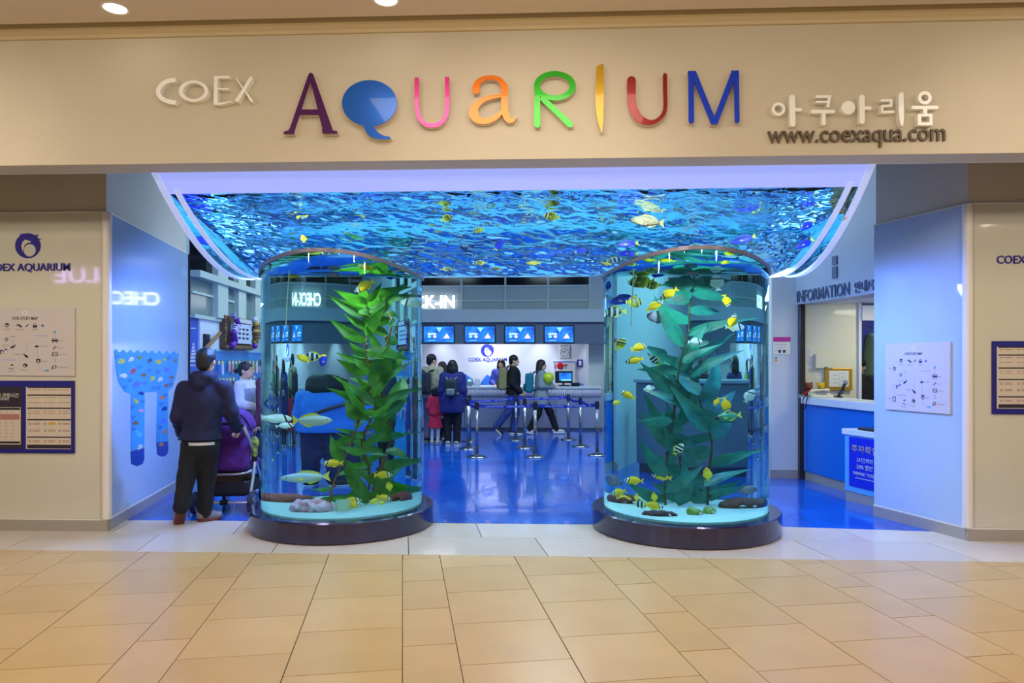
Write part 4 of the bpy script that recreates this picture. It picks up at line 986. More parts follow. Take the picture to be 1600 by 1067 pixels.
# ---- carved menu board on the left wall
BO=.12
a=pG(352,545,BO); b=pG(394,545,BO); zt_,zb2=pG(352,492,BO).z,pG(352,545,BO).z
loc_=Vector((a.x,a.y,zb2)); t=thing('menu_board','carved log-framed price board with purple tentacle and yellow seahorse trim','sign board',loc_,math.atan2(GD.y,GD.x))
Lb=(Vector((b.x,b.y,0))-Vector((a.x,a.y,0))).length; Hb=zt_-zb2
WOOD=[M('log_%d'%i,s2l(*c),.7,noise=.3,nscale=14,bump=.4,bscale=40) for i,c in enumerate(((122,92,66),(98,72,54),(142,112,78)))]
# local x runs along the wall, local -y faces the passage, +y goes back to the wall
for q in range(9):
    MB().tube([(.03,0,Hb*(q+.5)/9),(.03,BO-.005,Hb*(q+.5)/9)],Hb/18*1.02,10).obj('side_log',WOOD[q%3],t); MB().tube([(Lb-.03,.03,Hb*(q+.5)/9),(Lb-.03,BO-.005,Hb*(q+.5)/9)],Hb/18*1.02,8).obj('side_log',WOOD[(q+1)%3],t)
MB().box((Lb/2,.065,Hb/2),(Lb,.10,Hb)).obj('core',WOOD[1],t)
MB().box((Lb*.56,-.005,Hb*.50),(Lb*.72,.03,Hb*.62)).obj('price_panel',M('price_paper',s2l(200,212,236),.4),t)
MB().box((Lb*.66,-.02,Hb*.90),(Lb*.46,.03,Hb*.13)).obj('title_plate',M('price_title',s2l(210,208,214),.4),t)
for q in range(4):
    for w_ in range(3): MB().box((Lb*(.3+.15*q),-.023,Hb*(.36+.14*w_)),(Lb*.08,.006,Hb*.06)).obj('price_mark',INK,t)
mb=MB(); 
for q in range(7): mb.lathe([(Hb*.05,0),(Hb*.03,.05),(.0001,.06)],6,(Lb*(q+.5)/7,.02,-.03))
MB().box((Lb/2,.02,Hb*.06),(Lb*.98,.1,Hb*.13)).obj('lower_log',WOOD[0],t,bevel=.02)
PUR=M('tentacle_purple',s2l(110,50,170),.4); WST=M('stripe_white',s2l(200,212,240),.4)
tp=smooth_pts([(Lb*.10,-.04,Hb*.08),(Lb*.16,-.07,Hb*.25),(Lb*.10,-.08,Hb*.45),(Lb*.19,-.08,Hb*.62),(Lb*.26,-.08,Hb*.78),(Lb*.16,-.07,Hb*.95),(Lb*.12,-.06,Hb*1.06)],5)
MB().tube(tp,[.055-.025*i/len(tp) for i in range(len(tp))],10).obj('tentacle',PUR,t,smooth=True)
for q in (12,14,16,25,27,29): MB().tube([tp[q],tp[q+1]],.058-.024*q/len(tp),10).obj('stripe',WST,t)
yp=smooth_pts([(Lb*.97,-.04,Hb*.22),(Lb*1.0,-.07,Hb*.4),(Lb*.98,-.08,Hb*.6),(Lb*1.0,-.07,Hb*.78),(Lb*.94,-.09,Hb*.9)],5)
MB().tube(yp,[.04+.03*math.sin(math.pi*i/len(yp)) for i in range(len(yp))],10).obj('seahorse',M('seahorse_yellow',s2l(190,160,90),.5),t,smooth=True)
for q in range(2,18,3): MB().tube([yp[q],yp[q+1]],.046+.03*math.sin(math.pi*q/len(yp)),10).obj('stripe',WOOD[1],t)
MB().ell((Lb*.96,-.06,Hb*1.0),(.05,.05,.05)).obj('shell_knob',WST,t,smooth=True); MB().ell((Lb*.98,-.05,Hb*.14),(.05,.05,.05)).obj('shell_knob',PUR,t,smooth=True)
# ================================================================== INFORMATION BOOTH
BA=Vector((3.78,2.95,0)); BB=Vector((4.19,.70,0)); BD=(BB-BA).normalized(); BN=Vector((BD.y,-BD.x,0))
if BN.x>0: BN=-BN
def bslab(name,u0,u1,o0,o1,z0,z1,mat,parent,off=Vector((0,0,0)),bevel=0):
    a,b=BA+BD*u0,BA+BD*u1; P=[a+BN*o0,b+BN*o0,b+BN*o1,a+BN*o1]
    return MB().prism([((p-off).x,(p-off).y) for p in P],z0-off.z,z1-off.z).obj(name,mat,parent,bevel=bevel)
LBt=(BB-BA).length
hdz=2.355
wh=bslab('wall_booth',-.05,LBt+.2,.06,-.25,hdz,4.6,M('booth_header',s2l(160,172,192),.4),None); tag(wh,'blue grey header over the information booth opening','wall',kind='structure')
BWARM=M('booth_wall',s2l(226,222,190),.35,coat=.2)
wbk=MB().box((4.175,3.06,1.25),(.79,.1,2.5)).obj('wall_booth_back',BWARM); tag(wbk,'cream inner wall of the information booth','wall',kind='structure')
MB().box((4.585,3.03,1.25),(.035,.14,2.5)).obj('jamb',WHITE,wbk)
wbb=MB().box((5.6,4.3,1.3),(2.2,.1,2.6)).obj('wall_booth_far',M('far_blue',s2l(38,48,150),.5)); tag(wbb,'deep blue wall in the room behind the booth','wall',kind='structure')
wbs=MB().box((6.3,2.4,1.3),(.1,3.9,2.6)).obj('wall_booth_side',BWARM); tag(wbs,'cream far side wall of the booth','wall',kind='structure')
cb=MB().prism([(3.98,2.95),(3.98,4.3),(6.3,4.3),(6.3,.66),(4.14,.66)],hdz+.02,hdz+.1).obj('ceiling_booth',WHITE); tag(cb,'white ceiling of the information booth','ceiling',kind='structure')
MB().box((5.4,2.98,2.24),(1.6,.1,.2)).obj('lintel',WHITE,wbk)
c=pZ(1302,473.5,hdz+.01); t=thing('downlight','bright oval downlight in the booth ceiling','downlight',(c.x,c.y,hdz+.02)); MB().lathe([(.0001,-.006),(.07,-.006),(.07,0)],24).obj('lens',M('booth_glow',(1,1,1),emit=(1,1,.86),es=14),t); MB().lathe([(.07,-.01),(.085,-.01),(.085,0)],24).obj('trim_ring',WHITE,t)
lamp('booth_lamp','AREA',(4.9,2.0,hdz-.04),16,(1,.96,.72),(4.7,2.2,0),.5); lamp('booth_lamp','AREA',(5.4,3.6,2.3),5,(.8,.9,1),(5.3,3.7,0),.4)
ic=thing('booth_counter','white topped information counter with blue front','counter',(BA.x,BA.y,0)); off=Vector((BA.x,BA.y,0))
bslab('counter_top',.05,LBt-.06,.04,-.42,1.02,1.11,M('counter_white'),ic,off,.004); bslab('front_panel',.14,LBt-.06,0,-.03,.12,1.02,M('booth_blue',s2l(10,104,200),.35),ic,off)
bslab('side_panel',.02,.14,0,-.3,.12,1.02,M('booth_side_blue',s2l(80,130,190),.4),ic,off); bslab('plinth',.02,LBt-.06,-.015,-.05,0,.12,SKIRT,ic,off)
pd=thing('booth_post','dark bronze square post at the booth corner','post',(BA.x,BA.y-.06,0)); MB().box((0,0,hdz/2),(.075,.075,hdz)).obj('shaft',M('bronze_dark',s2l(64,58,58),.3,metal=.7),pd,bevel=.006); MB().box((0,0,1.12),(.082,.082,.05)).obj('collar',STEELG,pd)
# header lettering
HP=BA+BN*.061; a_=pP(1246,466,HP,BN); b_=pP(1328,452,HP,BN); 
t=thing('information_sign','dark grey information lettering on the booth header','sign',(a_.x,a_.y,a_.z-.1)); INF=M('info_letter',s2l(70,86,112),.4)
zc=(pP(1246,465,HP,BN).z+pP(1328,449.5,HP,BN).z)/2; hh=.155
exb=Vector((b_.x-a_.x,b_.y-a_.y,0)); mid=(a_+b_)/2
letters(t,'INFORMATION',INF,(mid.x,mid.y,zc),exb,UP,exb.length,hh,.012,.004)
e0=pP(1336,450,HP,BN); k0=exb.normalized(); w1=.78; letters(t,'안내/주차확인',INF,(e0.x+k0.x*w1/2,e0.y+k0.y*w1/2,zc),exb,UP,w1,hh*.85,.012,.002)
for q,(y0,y1) in enumerate(((401,412),(417,434))):
    p=pP(1305,(y0+y1)/2,HP,BN); bo=MB(); 
    MB().box((0,0,0),(.10,.03,.10+.04*q),math.atan2(exb.y,exb.x)).obj('vent_plate',M('vent_grey',s2l(84,96,124),.4),wh,(p.x,p.y,p.z))
# booth wall papers
YB=3.01
def paper(name,label,cat,x0,y0,x1,y1,Y,mat,lines=0,d=.004,linemat=None):
    t,w_,h_=wallbox(name,label,cat,x0,y0,x1,y1,Y,d,mat,'sheet',0)
    for q in range(lines): MB().box((-w_*.05,-d-.001,h_*(.88-.8*q/max(lines,1))),(w_*(.7 if q%3 else .5),.002,h_*.02)).obj('text_line',linemat or INKG,t)
    return t,w_,h_
paper('notice_sheet','white printed notice sheet beside the booth post','notice',1249.5,541,1270.5,575,YB,M('paper_white',s2l(230,228,210),.5),9)
t,w_,h_=wallbox('wall_cabinet','cream electrical box on the booth wall','wall box',1271.5,553,1299,575.5,YB,.07,M('box_cream',s2l(226,220,186),.35),'case',.008); MB().box((.02,-.072,.012),(.05,.008,.012)).obj('latch',BLACK,t)
paper('switch_chart','small printed chart under the cream electrical box','notice',1273.5,577,1287,590,YB,M('paper_white'),4)
t,w_,h_=wallbox('gold_frame','gold framed certificate standing on the booth counter','picture frame',1288,575,1330.5,609.5,YB-.02,.03,M('gold_frame',s2l(190,150,50),.35,metal=.4),'frame',.006); MB().box((0,-.033,h_*.52),(w_*.72,.006,h_*.72)).obj('certificate',M('paper_white'),t)
for q in range(7): MB().box((-w_*.1 if q%2 else w_*.12,-.037,h_*(.25+.085*q)),(w_*.25,.002,h_*.016)).obj('text_line',INKG,t)
paper('column_notice','white notice with magenta heading on the pale wall beside the booth','notice',1208,526.5,1235,553.5,2.94,M('paper_white'),5)
a,b_=pY(1208,533.5,2.93),pY(1235,526.5,2.93); MB().box((0,0,0),(b_.x-a.x,.004,b_.z-a.z)).obj('heading_band',M('magenta_print',s2l(190,40,130),.5),bpy.data.objects['column_notice'],(0,-.006,(a.z+b_.z)/2-bpy.data.objects['column_notice'].location.z))
for q in range(2): MB().box((-.03+.06*q,-.007,.04),(.03,.003,.04)).obj('icon',INK,bpy.data.objects['column_notice'])
t,w_,h_=paper('sticker','small coloured sticker under the magenta notice','sticker',1208.5,554.5,1216.5,567,2.94,M('paper_white'),0); MB().ell((0,-.006,h_*.35),(.02,.003,.02)).obj('drawing',M('tag_yellow'),t); MB().ell((.0,-.006,h_*.7),(.02,.003,.02)).obj('drawing',INKC,t)
# things on the booth counter
CZ=1.111
c=pZ(1281,621,CZ); t=thing('telephone','cream desk telephone with black cord on the booth counter','telephone',(c.x+.02,c.y+.02,CZ)); CRM=M('phone_cream',s2l(206,200,170),.4)
MB().add([(-.14,-.1,0),(.14,-.1,0),(.14,.1,0),(-.14,.1,0),(-.13,-.09,.03),(.13,-.09,.03),(.13,.09,.075),(-.13,.09,.075)],[(3,2,1,0),(4,5,6,7),(0,1,5,4),(1,2,6,5),(2,3,7,6),(3,0,4,7)]).obj('body',CRM,t,bevel=.01)
hs=sdf_obj('handset',[('c',(-.10,.02,.085),(.10,.05,.10),.018,.018),('e',(-.11,.02,.075),(.03,.03,.025)),('e',(.11,.05,.09),(.03,.03,.025))],.008,CRM,t,.02)
MB().tube(smooth_pts([(-.14,0,.02),(-.20,-.02,.015),(-.235,-.02,-.02),(-.24,-.03,-.12),(-.215,-.035,-.14),(-.20,-.04,-.05),(-.18,-.04,.012)],5),.007,6).obj('cord',BLACK,t,smooth=True)
for q in range(9): MB().box((-.05+.05*(q%3),-.05+.035*(q//3),.048+.012*(q//3)),(.028,.02,.012)).obj('key',INKG,t)
c=pY(1284,616,2.70)
for nm,dx,lb,c1_,c2_ in (('plush_toy',-.10,'brown and red plush toy behind the telephone',(130,70,40),(150,30,36)),('plush_toy',.06,'yellow and red plush toy behind the telephone',(226,184,30),(160,30,34))):
    t=thing(nm,lb,'plush toy',(c.x+dx,c.y+.20,CZ)); m1=M('plush_%d'%c1_[0],s2l(*c1_),.9,bump=.5,bscale=120); m2=M('plushb_%d'%c2_[0],s2l(*c2_),.9,bump=.5,bscale=120)
    sdf_obj('body',[('e',(0,0,.06),(.055,.045,.06)),('c',(.04,-.03,.05),(.08,-.06,.04),.02,.018),('c',(-.04,-.03,.05),(-.08,-.06,.04),.02,.018)],.008,m2,t,.03)
    h=sdf_obj('head',[('e',(0,-.01,.14),(.05,.045,.045)),('e',(.04,0,.18),(.016,.012,.016)),('e',(-.04,0,.18),(.016,.012,.016)),('e',(0,-.05,.13),(.02,.016,.016))],.008,m1,t,.02)
    for sgn in (-1,1): MB().ell((sgn*.018,-.052,.155),(.006,.004,.006),8,6).obj('eye',BLACK,t)
c=pZ(1310,621,CZ); t=thing('desk_microphone','black desk microphone with grey foam head on the booth counter','microphone',(c.x,c.y+.02,CZ))
MB().lathe([(.0001,0),(.06,0),(.06,.015),(.015,.025)],18).obj('base',BLACK,t); MB().tube([(0,0,.02),(.06,.02,.11),(.10,.03,.17)],[.012,.016,.02],8).obj('stem',BLACK,t); MB().ell((.115,.035,.195),(.03,.03,.038),12,8).obj('foam_head',M('foam_grey',s2l(140,140,150),.9),t,smooth=True)
MB().tube([(.02,.01,.02),(.07,0,.07),(.09,.02,.14)],.008,6).obj('brace',BLACK,t)
for i,(px,py,rz,lb,m) in enumerate(((1300,622,.2,'white sheet lying on the booth counter before the microphone','paper_white'),(1335,625.5,-.3,'yellowish sheet lying at the right of the booth counter','box_cream'))):
    c=pZ(px,py,CZ); t=thing('paper_sheet',lb,'paper',(c.x,c.y,CZ+.001),rz); MB().box((0,0,.002),(.21,.15,.004)).obj('sheet',M(m),t); MB().box((0,.02,.0045),(.12,.05,.001)).obj('printed_block',INKG,t)
# person-height coat and far-room things
c=pY(1362,560,3.6); t=thing('hanging_coat','grey green coat hanging at the booth doorway edge','coat',(c.x,3.6,1.05)); CT=M('coat_green',s2l(96,124,112),.8)
sdf_obj('coat_body',[('c',(0,0,.85),(0,0,.1),.09,.14),('c',(-.04,0,.85),(-.12,0,.35),.05,.045),('c',(.04,0,.85),(.12,0,.35),.05,.045)],.02,CT,t,.04); MB().tube([(0,0,.92),(0,.0,1.02),(0,.15,1.05)],.008,6).obj('hanger',STEELG,t)
# parking desk
DA,DB=Vector((3.755,1.42,0)),Vector((3.955,.80,0)); DD=(DB-DA).normalized(); DN=Vector((DD.y,-DD.x,0))
if DN.x>0: DN=-DN
off=Vector((DA.x,DA.y,0)); t=thing('parking_desk','small pale desk with blue parking notice below the booth counter','desk',off)
def dslab(name,u0,u1,o0,o1,z0,z1,mat,bevel=0):
    a,b=DA+DD*u0,DA+DD*u1; return MB().prism([((p-off).x,(p-off).y) for p in (a+DN*o0,b+DN*o0,b+DN*o1,a+DN*o1)],z0,z1).obj(name,mat,t,bevel=bevel)
LD_=(DB-DA).length; dslab('desk_top',-.03,LD_,.02,-.20,.755,.82,M('desk_white',s2l(220,226,236),.3),.005); dslab('body',0,LD_,0,-.19,.115,.755,M('desk_sky',s2l(90,170,236),.4)); dslab('plinth',.0,LD_,-.01,-.18,0,.115,SKIRT)
sg=dslab('notice_panel',.075,LD_-.02,.008,0,.18,.735,M('notice_blue',s2l(22,40,196),.4)); PW=M('notice_text',s2l(206,206,206),.5); PG_=M('notice_gold',s2l(186,170,130),.5)
for bd,zf,wf,hh,mm in (('주차확인',.61,.72,.085,PG_),('3시간까지',.49,.42,.055,PW),('50% 할인',.415,.42,.055,PW),('PARKING TICKET',.335,.62,.038,PW),('———————',.285,.5,.008,PW)):
    m_=DA+DD*(.075+(LD_-.095)/2*.86)+DN*.0085-off; put_text('notice_text',bd,mm,(m_.x,m_.y,zf),DD if DD.y<0 else -DD,UP,(LD_-.095)*wf,hh,t,.002,.006)
m_=DA+DD*.36-DN*.09; t=thing('laptop','thin black laptop lying closed on the parking desk','laptop',(m_.x,m_.y,.821),math.atan2(DD.y,DD.x)); MB().box((0,0,.012),(.34,.17,.016)).obj('base',BLACK,t,bevel=.004); MB().box((0,.0,.026),(.34,.17,.010)).obj('lid',M('laptop_dark',s2l(40,36,48),.3),t,bevel=.003)
# grey service kiosk behind the right column tank
t=thing('service_kiosk','grey service kiosk seen warped through the right column tank','kiosk',(2.15,3.75,0)); KG=M('kiosk_grey',s2l(104,112,132),.4)
MB().box((0,0,.70),(1.55,.62,1.16)).obj('body',KG,t,bevel=.03); MB().box((0,0,1.305),(1.62,.70,.05)).obj('top',M('kiosk_top',s2l(150,158,172),.3),t,bevel=.01); MB().box((0,.02,.06),(1.45,.56,.12)).obj('plinth',M('kick_dark'),t)
for q in range(3): MB().box((-.5+.5*q,-.312,.68),(.46,.012,.95)).obj('front_panel',KG,t,bevel=.004)
# wall washers behind the header light the white wall
for px in (560,690,765,848,930): 
    x=pY(px,560,BYW).x; lamp('wall_washer','SPOT',(x,11.75,2.65),60,(.80,.86,1),(x,12.12,.9),.05,spot=62,blend=.9)
lamp('counter_light','AREA',(-.9,10.9,2.9),70,(.85,.9,1),(-.9,11.2,1),1.0)
# ================================================================== PEOPLE
SKIN=M('skin',s2l(208,164,134),.55); HAIR=M('hair_black',s2l(16,14,18),.5,bump=.3,bscale=90); DKBR=M('hair_brown',s2l(38,28,28),.5,bump=.3,bscale=90)
EYE=M('eye_dark',s2l(24,18,18),.3); LIP=M('lip',s2l(168,84,80),.5)
def V3(*a): return np.array(a,float)
def fold(X,Y,Z): return .0022*np.sin(30*Z+34*X+5*np.sin(14*Y))+.0018*np.sin(41*Z-52*X+21*Y)
def hand(w, d, up, side, s=1.0, curl=.5):
    """palm, four unequal bent fingers and a thumb leaving the side of the palm; w wrist, d along hand, up = back of hand"""
    d=d/np.linalg.norm(d); up=up-d*(up@d); up/=np.linalg.norm(up); r=np.cross(d,up)*side
    P=[('c',w-d*.03*s,w+d*.02*s,.024*s,.026*s)]
    for k in (-.5,.5): P.append(('c',w+d*.02*s+r*k*.034*s,w+d*.082*s+r*k*.05*s,.017*s,.014*s))
    for i,(L,q) in enumerate(((.068,-1.5),(.078,-.5),(.073,.5),(.058,1.5))):
        b=w+d*.085*s+r*q*.019*s; c1_=math.cos(curl); s1_=math.sin(curl); m=b+(d*c1_-up*s1_)*L*.5*s
        e_=m+(d*math.cos(curl*2)-up*math.sin(curl*2))*L*.5*s; P+= [('c',b,m,.0095*s,.009*s),('c',m,e_,.009*s,.0075*s)]
    b=w+d*.03*s-r*.03*s; m=b+(d*.7-r*.7-up*.2)*.035*s; P+=[('c',b,m,.013*s,.011*s),('c',m,m+(d*.9-r*.1-up*.4)*.03*s,.011*s,.009*s)]
    return P
def person(label, loc, rz, H=1.7, J=None, top=None, bottom=None, hair=None, shoes=None, res=.016, build=1.0, hoodie=False, hem=.82, skirt=None, hands=True, coat_r=.0, head_tilt=(0,0), hair_style='short', cap=None, lean=(0,0), curl=.6, world=None, face=True, neck_scarf=None, sleeve=True):
    t=thing('person',label,'person',loc,rz); s=H/1.70; cz,sz=math.cos(rz),math.sin(rz)
    D=dict(hipL=V3(.085,0,.90),hipR=V3(-.085,0,.90),knL=V3(.095,-.015,.49),knR=V3(-.095,-.015,.49),anL=V3(.09,.02,.085),anR=V3(-.09,.02,.085),
      shL=V3(.165,0,1.375),shR=V3(-.165,0,1.375),elL=V3(.215,.03,1.10),elR=V3(-.215,.03,1.10),wrL=V3(.215,-.05,.87),wrR=V3(-.215,-.05,.87),neck=V3(0,.015,1.42),head=V3(0,-.012,1.575),toL=V3(.1,-.13,.03),toR=V3(-.1,-.13,.03))
    for k in D: D[k]=D[k]*s
    for k in ('shL','shR','neck','head','elL','elR','wrL','wrR'): D[k][:2]+=np.array(lean)
    for k,v in (J or {}).items(): D[k]=np.array(v,float)*s
    for k,v in (world or {}).items():
        x,y=v[0]-loc[0],v[1]-loc[1]; D[k]=V3(x*cz+y*sz,-x*sz+y*cz,v[2]-loc[2])
    pel=(D['hipL']+D['hipR'])/2; chest=(D['shL']+D['shR'])/2*.62+pel*.38; chest[2]+=.0; sh=(D['shL']+D['shR'])/2
    dx=(D['shL']-D['shR']); a=math.atan2(dx[1],dx[0]); ca,sa=math.cos(a),math.sin(a); RM=[[ca,-sa,0],[sa,ca,0],[0,0,1]]
    b=build
    def torso(g): 
        return [('e',sh*.72+pel*.28,((.165*b+g)*s,(.105*b+g)*s,(.19+g)*s),RM),('e',sh*.38+pel*.62,((.145*b+g)*s,(.10*b+g)*s,(.19+g)*s),RM),('e',pel+V3(0,.01,.02),((.16*b+g)*s,(.115*b+g)*s,(.13+g)*s),RM)]
    def arms(g,r=(.052,.042,.03)):
        P=[]
        for q in 'LR': P+=[('c',D['sh'+q],D['el'+q],(r[0]+g)*s*b**.5,(r[1]+g)*s),('c',D['el'+q],D['wr'+q],(r[1]+g)*s,(r[2]+g)*s)]
        return P
    def legs(g,r=(.085,.058,.042)):
        P=[]
        for q in 'LR': P+=[('c',D['hip'+q],D['kn'+q],(r[0]*b+g)*s,(r[1]+g)*s),('c',D['kn'+q],D['an'+q],(r[1]+g)*s,(r[2]+g)*s)]
        return P
    hc=D['head']; hx,hy=head_tilt; ch,shh=math.cos(hx),math.sin(hx)      # head yaw hx
    HR=[[ch,-shh,0],[shh,ch,0],[0,0,1]]
    def hp(x,y,z): return hc+V3(x*ch-y*shh,x*shh+y*ch,z)*s
    coarse=torso(-.01)+arms(0)+legs(0)+[('c',D['neck']-V3(0,0,.04)*s,D['neck']+V3(0,0,.08)*s,.052*s,.05*s)]
    headp=[('e',hp(0,.01,.03),(.074*s,.09*s,.09*s),HR),('e',hp(0,-.02,-.045),(.058*s,.066*s,.068*s),HR),('c',hp(0,-.088,.0),hp(0,-.104,-.022),.009*s,.014*s),('e',hp(.078,.012,-.01),(.012*s,.02*s,.03*s),HR),('e',hp(-.078,.012,-.01),(.012*s,.02*s,.03*s),HR),
        ('c',D['neck']-V3(0,0,.02)*s,hp(0,.02,-.04),.05*s,.048*s),('e',hp(0,-.074,-.068),(.022*s,.014*s,.008*s),HR)]
    parts=[sdf_mesh(coarse,.02,.04),sdf_mesh(headp,.0085 if res<.013 else .011,.022)]
    if hands:
        for q,sg in (('L',1),('R',-1)):
            d=D['wr'+q]-D['el'+q]; parts.append(sdf_mesh(hand(D['wr'+q],d,V3(sg*.8,.2,.5),sg,s,curl),.0055,.008))
    link('body',np_mesh('body',parts),SKIN,t)
    if face:
        for sg in (-1,1):
            p=hp(sg*.03,-.083,.012); MB().ell(p,(.011*s,.006*s,.006*s),8,6).obj('eye',EYE,t,smooth=True)
            p=hp(sg*.03,-.086,.032); MB().ell(p,(.016*s,.006*s,.004*s),8,6).obj('eyebrow',HAIR,t,smooth=True)
        p=hp(0,-.087,-.066); MB().ell(p,(.02*s,.006*s,.007*s),8,6).obj('mouth',LIP,t,smooth=True)
    if top is not None:
        g=.022+coat_r; P=torso(g)
        low=V3(pel[0],pel[1],hem*s-.06)
        if skirt is None: P+=[('e',pel*.5+low*.5+V3(0,0,.02),((.158*b+g+.012)*s,(.116*b+g+.01)*s,max(.16*s,pel[2]-low[2])),RM)]
        if hem<.75: P+=[('c',pel+V3(.055*s,0,0),low+V3(.07*s,0,0),.115*s*b,.13*s*b),('c',pel-V3(.055*s,0,0),low-V3(.07*s,0,0),.115*s*b,.13*s*b)]
        for q in 'LR': P.append(('c',D['neck']-V3(0,-.005,.03)*s,D['sh'+q]+V3(0,0,.012)*s,.05*s,.05*s))
        if sleeve: P+=arms(.017+coat_r*.5,(.056,.044,.036))
        P+=[('c',D['neck']-V3(0,-.01,.06)*s,D['neck']+V3(0,.01,0.0)*s,.075*s,.062*s)]
        if hoodie: P+=[('e',D['neck']+V3(0,.07,.01)*s,(.115*s,.075*s,.06*s)),('c',D['neck']+V3(.08,-.02,.02)*s,D['neck']+V3(.0,.10,-.05)*s,.045*s,.05*s),('c',D['neck']+V3(-.08,-.02,.02)*s,D['neck']+V3(.0,.10,-.05)*s,.045*s,.05*s)]
        sdf_obj('jacket' if coat_r>0 or hoodie else 'shirt',P,res,top,t,.04,fold,zmin=hem*s)
    if skirt is not None:
        zt,zb,r0,r1,m=skirt; n=28; V=[];Fc=[]
        for i in range(9):
            u=i/8
            for k in range(n):
                an=2*math.pi*k/n; rr=(r0+(r1-r0)*u)*(1+.05*u*math.sin(7*an+.5)); V.append((pel[0]+rr*s*math.cos(an),pel[1]+.72*rr*s*math.sin(an),(zt+(zb-zt)*u)*s))
        for i in range(8):
            for k in range(n): Fc.append((i*n+k,(i+1)*n+k,(i+1)*n+(k+1)%n,i*n+(k+1)%n))
        Fc.append(tuple(range(n))); o=MB().add(V,Fc).obj('skirt',m,t,smooth=True)
    if bottom is not None:
        P=[('e',pel+V3(0,.01,.0),(.165*s*b,.12*s*b,.13*s),RM)]+legs(.018,(.088,.066,.052)); sdf_obj('trousers',P,res,bottom,t,.03,fold)
    if shoes is not None:
        for q in 'LR':
            an,to=D['an'+q],D['to'+q]; d=to-an; hl=an+V3(0,0,-.045*s)-np.array([d[0],d[1],0])*.30 if abs(d[2])<.12*s else an+d*.12
            fw=to-hl; L=np.linalg.norm(fw); fw/=L
            up_=V3(0,0,1)-fw*fw[2]; up_/=max(np.linalg.norm(up_),1e-6)
            la=np.cross(fw,up_)*.017*s; sp=[('c',hl+up_*.015*s+la,to+up_*.005*s+la,.034*s,.034*s),('c',hl+up_*.015*s-la,to+up_*.005*s-la,.034*s,.032*s),('c',an,hl+up_*.03*s,.044*s,.038*s),('c',an-up_*.02*s,to*.6+hl*.4+up_*.02*s,.042*s,.036*s)]
            so=sdf_obj('shoe',sp,max(.009,res*.75),shoes[0],t,.03)
            sdf_obj('sole',[('c',hl-up_*.024*s+la,to-up_*.024*s+la,.032*s,.034*s),('c',hl-up_*.024*s-la,to-up_*.024*s-la,.032*s,.032*s)],max(.009,res*.75),shoes[1],so,.01)
    hm=hair or HAIR
    hpz=[('e',hp(0,.022,.045),(.088*s,.102*s,.092*s),HR),('-e',hp(0,-.11,-.045),(.075*s,.08*s,.10*s),HR)]
    if hair_style=='bun': hpz+=[('e',hp(0,.06,-.01),(.075*s,.05*s,.075*s),HR),('e',hp(0,.15,.0),(.04*s,.045*s,.035*s),HR)]
    elif hair_style=='short': hpz+=[('e',hp(0,.075,-.02),(.07*s,.045*s,.07*s),HR)]
    elif hair_style=='bob':
        hpz=[('e',hp(0,.022,.045),(.09*s,.105*s,.095*s),HR),('c',hp(.07,.03,.02),hp(.085,.02,-.12),.04*s,.035*s),('c',hp(-.07,.03,.02),hp(-.085,.02,-.12),.04*s,.035*s),('e',hp(0,.085,-.06),(.085*s,.05*s,.11*s),HR),('-e',hp(0,-.12,-.05),(.062*s,.085*s,.10*s),HR)]
    elif hair_style=='long':
        hpz=[('e',hp(0,.022,.045),(.09*s,.105*s,.095*s),HR),('c',hp(.065,.04,.02),hp(.085,.05,-.20),.045*s,.045*s),('c',hp(-.065,.04,.02),hp(-.085,.05,-.20),.045*s,.045*s),('e',hp(0,.085,-.10),(.10*s,.06*s,.17*s),HR),('-e',hp(0,-.12,-.05),(.062*s,.085*s,.10*s),HR)]
    sdf_obj('hair',hpz,.0095 if res<.013 else .012,hm,t,.025,lambda X,Y,Z:.0025*np.sin(90*X+40*Z)*np.sin(70*Y))
    if cap is not None:
        c=sdf_obj('cap',[('e',hp(0,.015,.065),(.096*s,.11*s,.078*s),HR)],.011,cap,t,.02); sdf_obj('brim',[('e',hp(0,.14*(-1),.04),(.06*s,.07*s,.012*s),HR)],.008,cap,c,.02)
    t['skeleton']=0; del t['skeleton']
    return t,D
def backpack(label, loc, rz, s, mat, trim, w_=.29, h_=.42, d_=.15, pocket=True):
    t=thing('backpack',label,'backpack',loc,rz)       # local -y is the outer side, +y lies against the back
    sdf_obj('bag_body',[('b',(0,0,h_/2*s),(w_/2*s-.05,d_/2*s-.05 if d_/2*s>.055 else .01,h_/2*s-.05),.05)],.016,mat,t,.02,fold)
    if pocket: sdf_obj('front_pocket',[('b',(0,-d_*.5*s,h_*.27*s),(w_*.36*s-.03,.012,h_*.2*s-.03),.03)],.014,trim,t,.02)
    for sg in (-1,1): MB().tube(smooth_pts([(sg*.08*s,d_*.45*s,h_*.98*s),(sg*.11*s,d_*.6*s,h_*1.06*s),(sg*.13*s,d_*.6*s+.10,h_*1.08*s),(sg*.15*s,d_*.5*s+.20,h_*.85*s),(sg*.16*s,d_*.5*s+.12,h_*.3*s),(sg*.13*s,d_*.4*s,h_*.12*s)],5),.018*s,8).obj('strap',trim,t,smooth=True)
    MB().tube(smooth_pts([(-.03*s,.02,h_*s*.98),(0,.02,h_*s*1.07),(.03*s,.02,h_*s*.98)],5),.01*s,6).obj('grab_loop',trim,t)
    return t
def cloth(n,c=(90,90,90),r=.85): return M('cloth_'+n,s2l(*c),r,noise=.15,nscale=18,bump=.15,bscale=160)
SHB=(M('shoe_black',s2l(20,20,24),.5),M('sole_white',s2l(206,206,206),.6))
